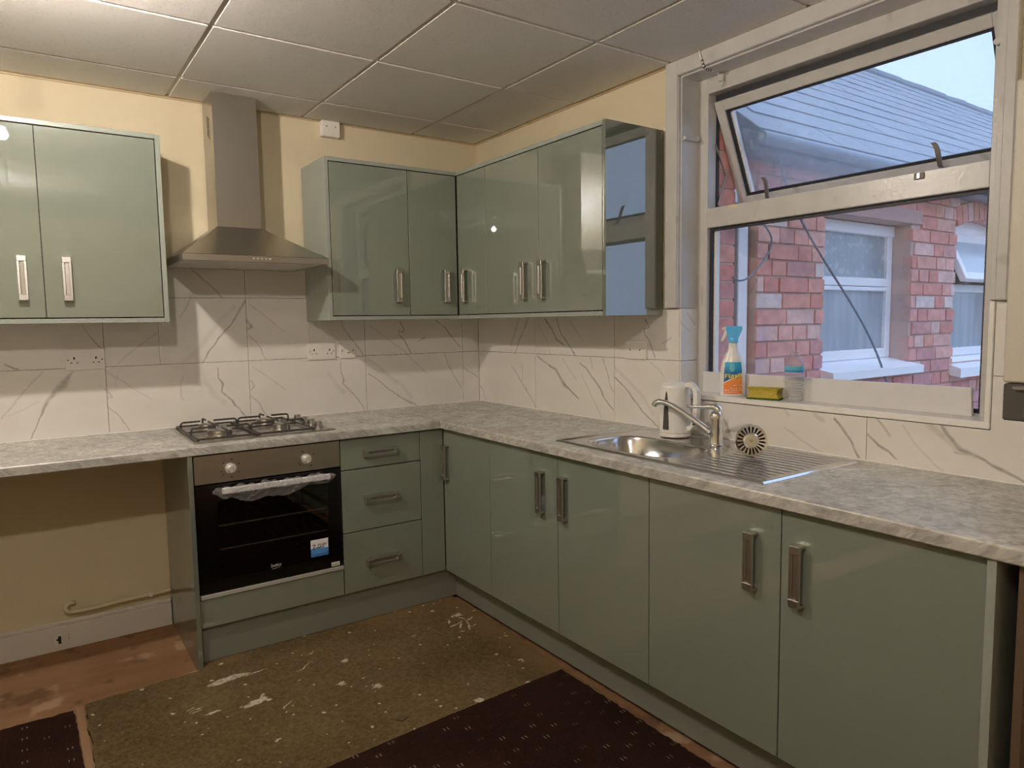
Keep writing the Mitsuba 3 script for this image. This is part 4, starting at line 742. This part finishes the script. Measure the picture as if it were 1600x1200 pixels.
# ------------------------------------------------------------------ sockets and boxes
def socket(name, label, cat, o, a, w, h, double=True, blank=False):     # o: centre on the wall, a: right-hand axis, n: out of the wall
    a = np.array(a, float); n = np.array([0, -1., 0]) if abs(a[0]) > .5 else np.array([-1., 0, 0]); z = np.array([0, 0, 1.]); o = np.array(o, float)
    B = lambda m: basis(m, o, a, n, z)
    k = thing(name, label, cat)
    pl = add('plate', B(cbox(-w / 2, w / 2, .0002, .010, -h / 2, h / 2, .002)), 'socket_plastic', k)
    holes, rock, dots = [], [], []
    if blank:
        dots += [cbox(s * .030 - .003, s * .030 + .003, .010, .0105, -.003, .003) for s in (-1, 1)]
        if not double: rock += [cbox(-.015, .015, .010, .0125, -.010, .010, .001)]; dots += [cbox(-.004, .012, .0115, .0128, -.0125, -.0108)]
    else:
        for s in (-1, 1):
            c = s * .040
            holes += [cbox(c - .0032, c + .0032, .010, .0104, .002, .012), cbox(c - .014, c - .007, .010, .0104, -.014, -.010), cbox(c + .007, c + .014, .010, .0104, -.014, -.010)]
            dots += [cbox(s * .062 - .0025, s * .062 + .0025, .010, .0104, -.003, .002)]
        rock += [cbox(-.0135, -.0008, .010, .0125, .012, .032, .001), cbox(.0008, .0135, .010, .0125, .012, .032, .001)]
    if holes: add('pin_slot', B(join(*holes)), 'black', pl)
    if dots: add('screw', B(join(*dots)), 'dark_grey', pl)
    for r in rock: add('rocker', B(r), 'socket_plastic', pl)
socket('wall_socket', 'white double wall socket on the tiles left of the hob under the left wall cabinet', 'socket', (-1.983, 0, 1.217), (1, 0, 0), .146, .087)
socket('wall_socket', 'white double wall socket on the tiles right of the hob', 'socket', (-.949, 0, 1.215), (1, 0, 0), .146, .086)
socket('fused_switch', 'white single switch plate beside the double socket right of the hob', 'switch', (-.811, 0, 1.214), (1, 0, 0), .086, .080, double=False, blank=True)
socket('wall_socket', 'white blank socket plate on the tiles left of the window under the wall cabinet', 'socket', (0, -1.294, 1.221), (0, -1, 0), .130, .082, blank=True)
k = thing('junction_box', 'small white box under the ceiling to the right of the cooker hood', 'junction box')
jb = add('body', cbox(-.912, -.818, -.030, .007, 2.286, 2.363, .003), 'socket_plastic', k)
add('screw', join(*[cyl((x, -.0305, z), 'y', .003, .0015, 10) for x, z in ((-.888, 2.335), (-.842, 2.335))]), 'dark_grey', jb)

# ------------------------------------------------------------------ water heater at the right edge, board in the gap under the worktop
k = thing('water_heater', 'cream wall hung water heater with a dark lower panel right of the window', 'water heater')
add('casing', cbox(-.300, -.001, -3.24, -2.802, 1.192, 1.885, .004), 'heater_cream', k)
hp_ = add('lower_panel', cbox(-.300, -.012, -3.24, -2.804, 1.102, 1.190, .004), 'dark_grey', k, label='dark grey lower panel')
add('bar', join(cbox(-.316, -.300, -3.20, -2.826, 1.176, 1.186, .004)), 'steel', hp_)
add('wood_board', cbox(-.575, -.02, -2.966, -2.948, .008, WB - .0005, .001), 'brown_board', label='brown wooden board under the worktop beyond the right end panel', cat='board')

# ------------------------------------------------------------------ the two lamps of the room
def lamp(x, y, label):
    k = thing('ceiling_lamp', label, 'ceiling lamp')
    add('holder', lathe([(0, .0), (.045, .0), (.045, -.012), (.024, -.022), (.020, -.062), (0, -.062)][::-1], 28, (x, y, ZC - .004)), 'white_plastic', k, smooth=40)
    b = lathe([(0, -.122), (.012, -.120), (.022, -.111), (.0265, -.097), (.023, -.083), (.015, -.070), (.0, -.0635)], 28, (x, y, ZC - .004)); b.fix_normals()
    add('bulb', b, None, k, smooth=True)
    scene[k + '__bulb'].update({'bsdf': {'type': 'diffuse', 'reflectance': rgb((.5, .5, .5))}, 'emitter': {'type': 'area', 'radiance': rgb(BULB)}})
lamp(-2.215, -1.31, 'bare bulb in a white holder on the ceiling in front of the left wall cabinet')
lamp(-2.36, -3.05, 'bare bulb in a white holder on the ceiling in the middle of the room')

# ================================================================== OUTSIDE: our own brick reveal, the yard and the house wing across it
BR = [(.72, .36, .32), (.68, .30, .27), (.76, .42, .37), (.62, .32, .31), (.74, .48, .44), (.70, .34, .28), (.72, .58, .55)]
for i, c in enumerate(BR): scene[f'brick_{i}'] = diffuse(proc((lambda c: lambda p, n, uv: mi.Color3f(c) * (.72 + .5 * fbm(p.x * 24, p.y * 24 + 5, p.z * 24, 3)))(c)))
scene['mortar'] = diffuse((.56, .42, .39))
UNIT = [ply(trimesh.creation.box(), f'brick_{i}') for i in range(len(BR))]
def brick(parent, x0, x1, y0, y1, z0, z1, v=None):
    i = int(rng.choice(len(BR), p=(.22, .22, .16, .14, .12, .09, .05))) if v is None else v
    add('brick', None, None, parent, shape={**UNIT[i], 'to_world': T().translate([(x0 + x1) / 2, (y0 + y1) / 2, (z0 + z1) / 2]).scale([x1 - x0, y1 - y0, z1 - z0])})
# outer leaf of our own wall: only its reveal beside the window is seen
ow = thing('outer_wall', 'red brick outer edge of the window opening, outside the glass at its left side', 'brick wall')
add('mortar', join(cbox(.171, .272, WY0 - .050, -.6, -.6, 2.6), cbox(.171, .272, -4.6, WY1 + .055, -.6, 2.6), cbox(.171, .272, WY1 + .055, WY0 - .050, -.6, .98), cbox(.171, .272, WY1 + .055, WY0 - .050, 2.34, 2.6)), 'mortar', ow)
for j in range(18):
    z = .985 + .075 * j
    brick(ow, .172, .275, WY0 - .0535, WY0 - .040, z, z + .065, int(rng.integers(0, 2)) if j % 3 else 3)
add('sill', hull([(x, y, z) for y in (WY1 - .02, WY0 + .02) for x, z in ((.166, 1.0), (.166, 1.035), (.30, .98), (.30, 1.005))]), 'white_paint', ow, label='white outer sill')

bd = thing('brick_building', 'red brick house wing with a slate roof seen through the window across the yard', 'building')
YW = -1.55
A0, A1 = .290, .484                                            # opening beside our wall
P0, P1, PZ0, PZ1 = 1.007, 1.860, 1.085, 1.853                  # window with the flat lintel
Q0, Q1, QZ0, QZ1 = 2.385, 3.240, 1.065, 1.875                  # window under the arch
XE, ZT, ZL = 9.0, 2.085, -.6
yb_ = -1.20
def wall_box(x0, x1, z0, z1): return cbox(x0, x1, YW + .008, yb_, z0, z1)
core = join(wall_box(.28, A0, ZL, ZT), wall_box(A0, A1, 1.93, ZT), wall_box(A1, P0, ZL, ZT), wall_box(P0, P1, ZL, PZ0), wall_box(P0, P1, PZ1, ZT), wall_box(P1, Q0, ZL, ZT), wall_box(Q0, Q1, ZL, QZ0), wall_box(Q0, Q1, 1.985, ZT), wall_box(Q1, XE, ZL, ZT))
def f_far(p, n, uv):      # brickwork too far round the corner of the window to be built brick by brick
    r = dr.floor(p.z / .0735); x = p.x / .225 + .5 * (r - 2 * dr.floor(r / 2)); fx = x - dr.floor(x); fz = p.z / .0735 - r
    joint = dr.maximum(smoothstep(.05, .02, fx), smoothstep(.14, .08, fz))
    b = mix((.62, .30, .28), (.76, .44, .40), cell_rand(dr.floor(x), r, 2))
    far = (p.x > 3.75) | (p.z < .655)
    return dr.select(far, mix(b, (.56, .42, .39), joint), mi.Color3f(.56, .42, .39))
scene['far_brickwork'] = diffuse(proc(f_far))
add('wall', core, 'far_brickwork', bd)
def arch_z(x): t = (x - (Q0 + Q1) / 2) / ((Q1 - Q0) / 2); return QZ1 + .062 * (1 - t * t) if abs(t) < 1 else 0
rows = []
z = .6610; row = 0
while z < ZT - .02:
    x = .484 - (.11 if row % 2 else 0.0) - .03 * (row % 3); k = row
    z1 = min(z + .063, ZT)
    while x < 3.75:
        L = .215 if (k % 3) else .1025
        if rng.random() < .25: L = .1025
        a, b = x, x + L; x = b + .010; k += 1
        spans = [(max(a, .484), min(b, 3.75))]
        zm = (z + z1) / 2
        def cut(sp, lo, hi):
            out = []
            for s, e in sp:
                if e <= lo or s >= hi: out.append((s, e)); continue
                if s < lo: out.append((s, lo))
                if e > hi: out.append((hi, e))
            return out
        if PZ0 - .06 < zm < PZ1 + .082: spans = cut(spans, P0 - (.085 if zm > PZ1 else 0) , P1 + (.10 if zm > PZ1 else 0))
        if QZ0 - .06 < zm < QZ1: spans = cut(spans, Q0, Q1)
        if QZ1 <= zm < QZ1 + .06: spans = cut(spans, Q0 - .03, Q1 + .03)
        if QZ1 + .06 <= zm < QZ1 + .175: spans = cut(spans, Q0 + .02, Q1 - .02)
        for s, e in spans:
            if e - s > .025: brick(bd, s, e, YW - rng.uniform(0, .005), YW + .05, z, z1)
    # left of the pier: header column above the narrow opening
    if z > 1.93: brick(bd, .285, .480, YW, YW + .05, z, z1)
    z += .0735; row += 1
# lintel of the first window
scene['lintel_stone'] = diffuse((.52, .36, .34))
add('lintel', cbox(P0 - .08, P1 + .095, YW - .006, YW + .12, PZ1 + .001, PZ1 + .078, .003), 'lintel_stone', bd, label='painted stone lintel')
# voussoirs of the second
R = ((Q1 - Q0) ** 2 / 4 + .062 ** 2) / (2 * .062); cx, cz = (Q0 + Q1) / 2, QZ1 + .062 - R; half = math.asin((Q1 - Q0) / 2 / R)
nv_ = 12
for i in range(nv_):
    t0, t1 = -half + 2 * half * (i + .06) / nv_, -half + 2 * half * (i + .94) / nv_
    P = [(cx + r * math.sin(t), y, cz + r * math.cos(t)) for r in (R, R + .112) for t in (t0, t1) for y in (YW - .004, YW + .12)]
    add('arch_brick', hull(P), f'brick_{int(rng.integers(0, 6))}', bd)
scene['frame_white'] = pr((.82, .82, .84), .35)
scene['frosted_pane'] = pr(proc(lambda p, n, uv: mix((.24, .30, .34), (.42, .47, .50), .55 * fbm(p.x * 50, p.y * 9, p.z * 9, 3) + .6 * smoothstep(.62, .70, fbm(p.x * 34, 2.0, p.z * 34, 3)) * smoothstep(1.5, 1.62, p.z))), .22)
scene['plain_pane'] = pr(proc(lambda p, n, uv: mix((.26, .31, .35), (.40, .45, .49), fbm(p.x * 24, 0.0, p.z * 2.5, 3))), .18)
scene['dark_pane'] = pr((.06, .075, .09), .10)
scene['painted_sky_pane'] = pr((.46, .53, .60), .12)  # pale blue base colour stands for the sky reflected in the tilted pane
def frame(parent, x0, x1, z0, z1, y, bars, t=.055, d=.05, name='frame'):
    f = [cbox(x0, x0 + t, y, y + d, z0, z1, .004), cbox(x1 - t, x1, y, y + d, z0, z1, .004), cbox(x0 + t, x1 - t, y, y + d, z1 - t, z1, .004), cbox(x0 + t, x1 - t, y, y + d, z0, z0 + t, .004)]
    for z, h in bars: f.append(cbox(x0 + t, x1 - t, y - .004, y + d, z, z + h, .004))
    return f
# window 1
w = add('window', join(*frame(bd, P0 + .004, P1 - .004, PZ0 + .035, PZ1 - .004, -1.445, [(1.490, .022), (1.515, .045)], .052), cbox(P0 + .004, P1 - .004, -1.455, -1.40, PZ1 - .062, PZ1 - .004, .003)), 'frame_white', bd, label='white framed window with frosted panes and a peeling middle rail in the red brick wing')
for z0, z1, m in ((1.56, PZ1 - .060, 'frosted_pane'), (PZ0 + .085, 1.489, 'plain_pane')): add('pane', cbox(P0 + .054, P1 - .054, -1.425, -1.415, z0, z1), m, w)
add('sill', hull([(x, y, z) for x in (P0 - .015, P1 + .03) for y, z in ((-1.40, PZ0 + .040), (-1.40, PZ0 - .02), (-1.62, PZ0 - .045), (-1.62, PZ0 - .005))]), 'frame_white', w, label='white sill')
# window 2
w = add('window', join(*frame(bd, Q0 + .004, Q1 - .004, QZ0 + .03, QZ1 - .02, -1.455, [(1.495, .05)], .05), cbox(Q0 + .004, Q1 - .004, -1.465, -1.41, QZ1 - .075, QZ1 - .02, .003)), 'frame_white', bd, label='white framed window with an open top light under a brick arch in the red brick wing')
af = trimesh.creation.extrude_polygon(__import__('shapely').geometry.Polygon([(Q0, QZ1 - .022)] + [(x, arch_z(x) - .001) for x in np.linspace(Q0 + .001, Q1 - .001, 16)] + [(Q1, QZ1 - .022)]), .05, engine='earcut')
add('arch_infill', basis(af, (0, -1.40, 0), (1, 0, 0), (0, 0, 1), (0, -1, 0)), 'frame_white', w)
add('pane', cbox(Q0 + .05, Q1 - .05, -1.435, -1.425, QZ0 + .08, 1.494), 'plain_pane', w)
o = math.radians(24); ss = []
for a in frame(w, Q0 + .03, Q1 - .03, -.31, 0, 0, [], .05, .04):
    v = a.vertices.copy(); v[:, 1], v[:, 2] = -1.475 + v[:, 1] * math.cos(o) + v[:, 2] * math.sin(o), 1.848 + v[:, 2] * math.cos(o) - v[:, 1] * math.sin(o); a.vertices = v; ss.append(a)
sk = add('sash', join(*ss), 'frame_white', w)
a = cbox(Q0 + .08, Q1 - .08, .01, .018, -.26, -.05); v = a.vertices.copy(); v[:, 1], v[:, 2] = -1.475 + v[:, 1] * math.cos(o) + v[:, 2] * math.sin(o), 1.848 + v[:, 2] * math.cos(o) - v[:, 1] * math.sin(o); a.vertices = v
add('pane', a, 'painted_sky_pane', w)
add('backing', cbox(Q0 + .05, Q1 - .05, -1.41, -1.40, 1.546, QZ1 - .08), 'dark_pane', w)
add('sill', hull([(x, y, z) for x in (Q0 - .03, Q1 + .03) for y, z in ((-1.41, QZ0 + .036), (-1.41, QZ0 - .04), (-1.615, QZ0 - .085), (-1.615, QZ0 - .03))]), 'frame_white', w, label='white sill')
# narrow window close to our wall
w = add('window', join(cbox(.385, .455, -1.525, -1.46, ZL, 1.92, .004), cbox(A0, .385, -1.52, -1.46, 1.85, 1.92, .004), cbox(A0, .385, -1.52, -1.47, 1.785, 1.80, .003)), 'frame_white', bd, label='narrow dark window with a broad white post in the corner beside the open top light')
add('pane', cbox(A0 + .001, .385, -1.505, -1.495, ZL, 1.85), 'dark_pane', w)
# eaves and roof
PT = math.radians(40); ey, ez = -1.70, 2.095
scene['gutter_grey'] = pr((.16, .20, .27), .4)
add('gutter', tube([(.28, ey - .005, ez - .02), (XE, ey - .005, ez - .02)], .028, 12), 'gutter_grey', bd, smooth=True)
add('fascia', cbox(.28, XE, -1.64, -1.60, ez - .05, ez + .03), 'gutter_grey', bd)
SLATE = [(.13, .15, .185), (.14, .16, .195), (.12, .14, .175), (.15, .17, .205)]
for i, c in enumerate(SLATE): scene[f'slate_{i}'] = pr(c, .42)
sl = [ply(cbox(-.1502, .1502, 0, .30, -.003, .003), f'slate_{i}') for i in range(4)]
ry = .06; slope = (ry - ey) / math.cos(PT); ex = .185; ncs = int(slope / ex)
c_, s_ = math.cos(PT), math.sin(PT)
add('roof_deck', hull([(x, y, z) for x in (.28, XE) for y, z in ((ey + .03, ez - .03), (ry, ez - .03 + (ry - ey - .03) * math.tan(PT)), (ry + 1.7, ez - .08), (ey + .03, ez - .06))]), 'gutter_grey', bd)
tilt = math.radians(1.2)
for r_ in range(ncs):
    x = .43 + (.15 if r_ % 2 else 0)
    while x < 6.9:
        d = r_ * ex
        M4 = np.eye(4); cc, s2 = math.cos(PT - tilt), math.sin(PT - tilt)
        M4[:3, 0], M4[:3, 1], M4[:3, 2] = (1, 0, 0), (0, cc, s2), (0, -s2, cc)
        M4[:3, 3] = (x, ey + d * c_, ez + d * s_ + .016 + rng.uniform(0, .003))
        add('slate', None, None, bd, shape={**sl[int(rng.integers(0, 4))], 'to_world': T(M4)})
        x += .302
rz = ez + slope * s_
for i in range(16):
    x = .30 + .45 * i
    add('ridge_tile', tube([(x, ry, rz - .02 + rng.uniform(-.008, .01)), (x + .44, ry, rz - .02 + rng.uniform(-.008, .01))], .065, 10), 'slate_2', bd, smooth=30)
# cables
def cable(label, pts, r=.0055, n=8): add('cable', tube(smooth_path(pts, n), r, 8), 'gutter_grey', label=label, cat='cable', smooth=True)
cable('long dark cable slanting down across the yard in front of the frosted window', [(.46, -1.66, 2.06), (.722, -1.60, 1.801), (1.13, -1.63, 1.40), (1.529, -1.60, 1.011), (1.56, -1.60, .96)])
cable('dark cable hanging in a loop over the white post beside the window', [(.40, -1.575, 1.86), (.455, -1.60, 1.755), (.515, -1.60, 1.69), (.468, -1.60, 1.606), (.402, -1.60, 1.554), (.318, -1.60, 1.511), (.285, -1.596, 1.512), (.262, -1.592, 1.525)], .004)
# yard and garden wall far behind it
scene['yard_concrete'] = diffuse((.30, .29, .28))
add('yard', cbox(.28, 14.0, -9.0, -1.19, -.75, -.6), 'yard_concrete', kind='structure')

# ------------------------------------------------------------------ groups of look-alikes
for stem, g in (('wall_cabinet', 'green wall units'), ('corner_wall_cabinet', 'green wall units'), ('base_cabinet', 'green base units'), ('corner_cabinet', 'green base units'), ('drawer_cabinet', 'green base units'), ('oven_cabinet', 'green base units'),
                ('end_panel', 'green end panels'), ('plinth', 'green plinths'), ('worktop', 'grey laminate worktops'), ('wall_socket', 'white wall sockets'), ('ceiling_lamp', 'bare ceiling bulbs'), ('dark_carpet', 'dark patterned carpet pieces'),
                ('sill_board', 'white boards on the sill'), ('curtain_peg', 'pegs in the window recess'), ('cable', 'cables in the yard')):
    for k in list(labels):
        if '__' not in k and (k == stem or (k.startswith(stem + '_') and k[len(stem) + 1:].isdigit())): labels[k]['group'] = g
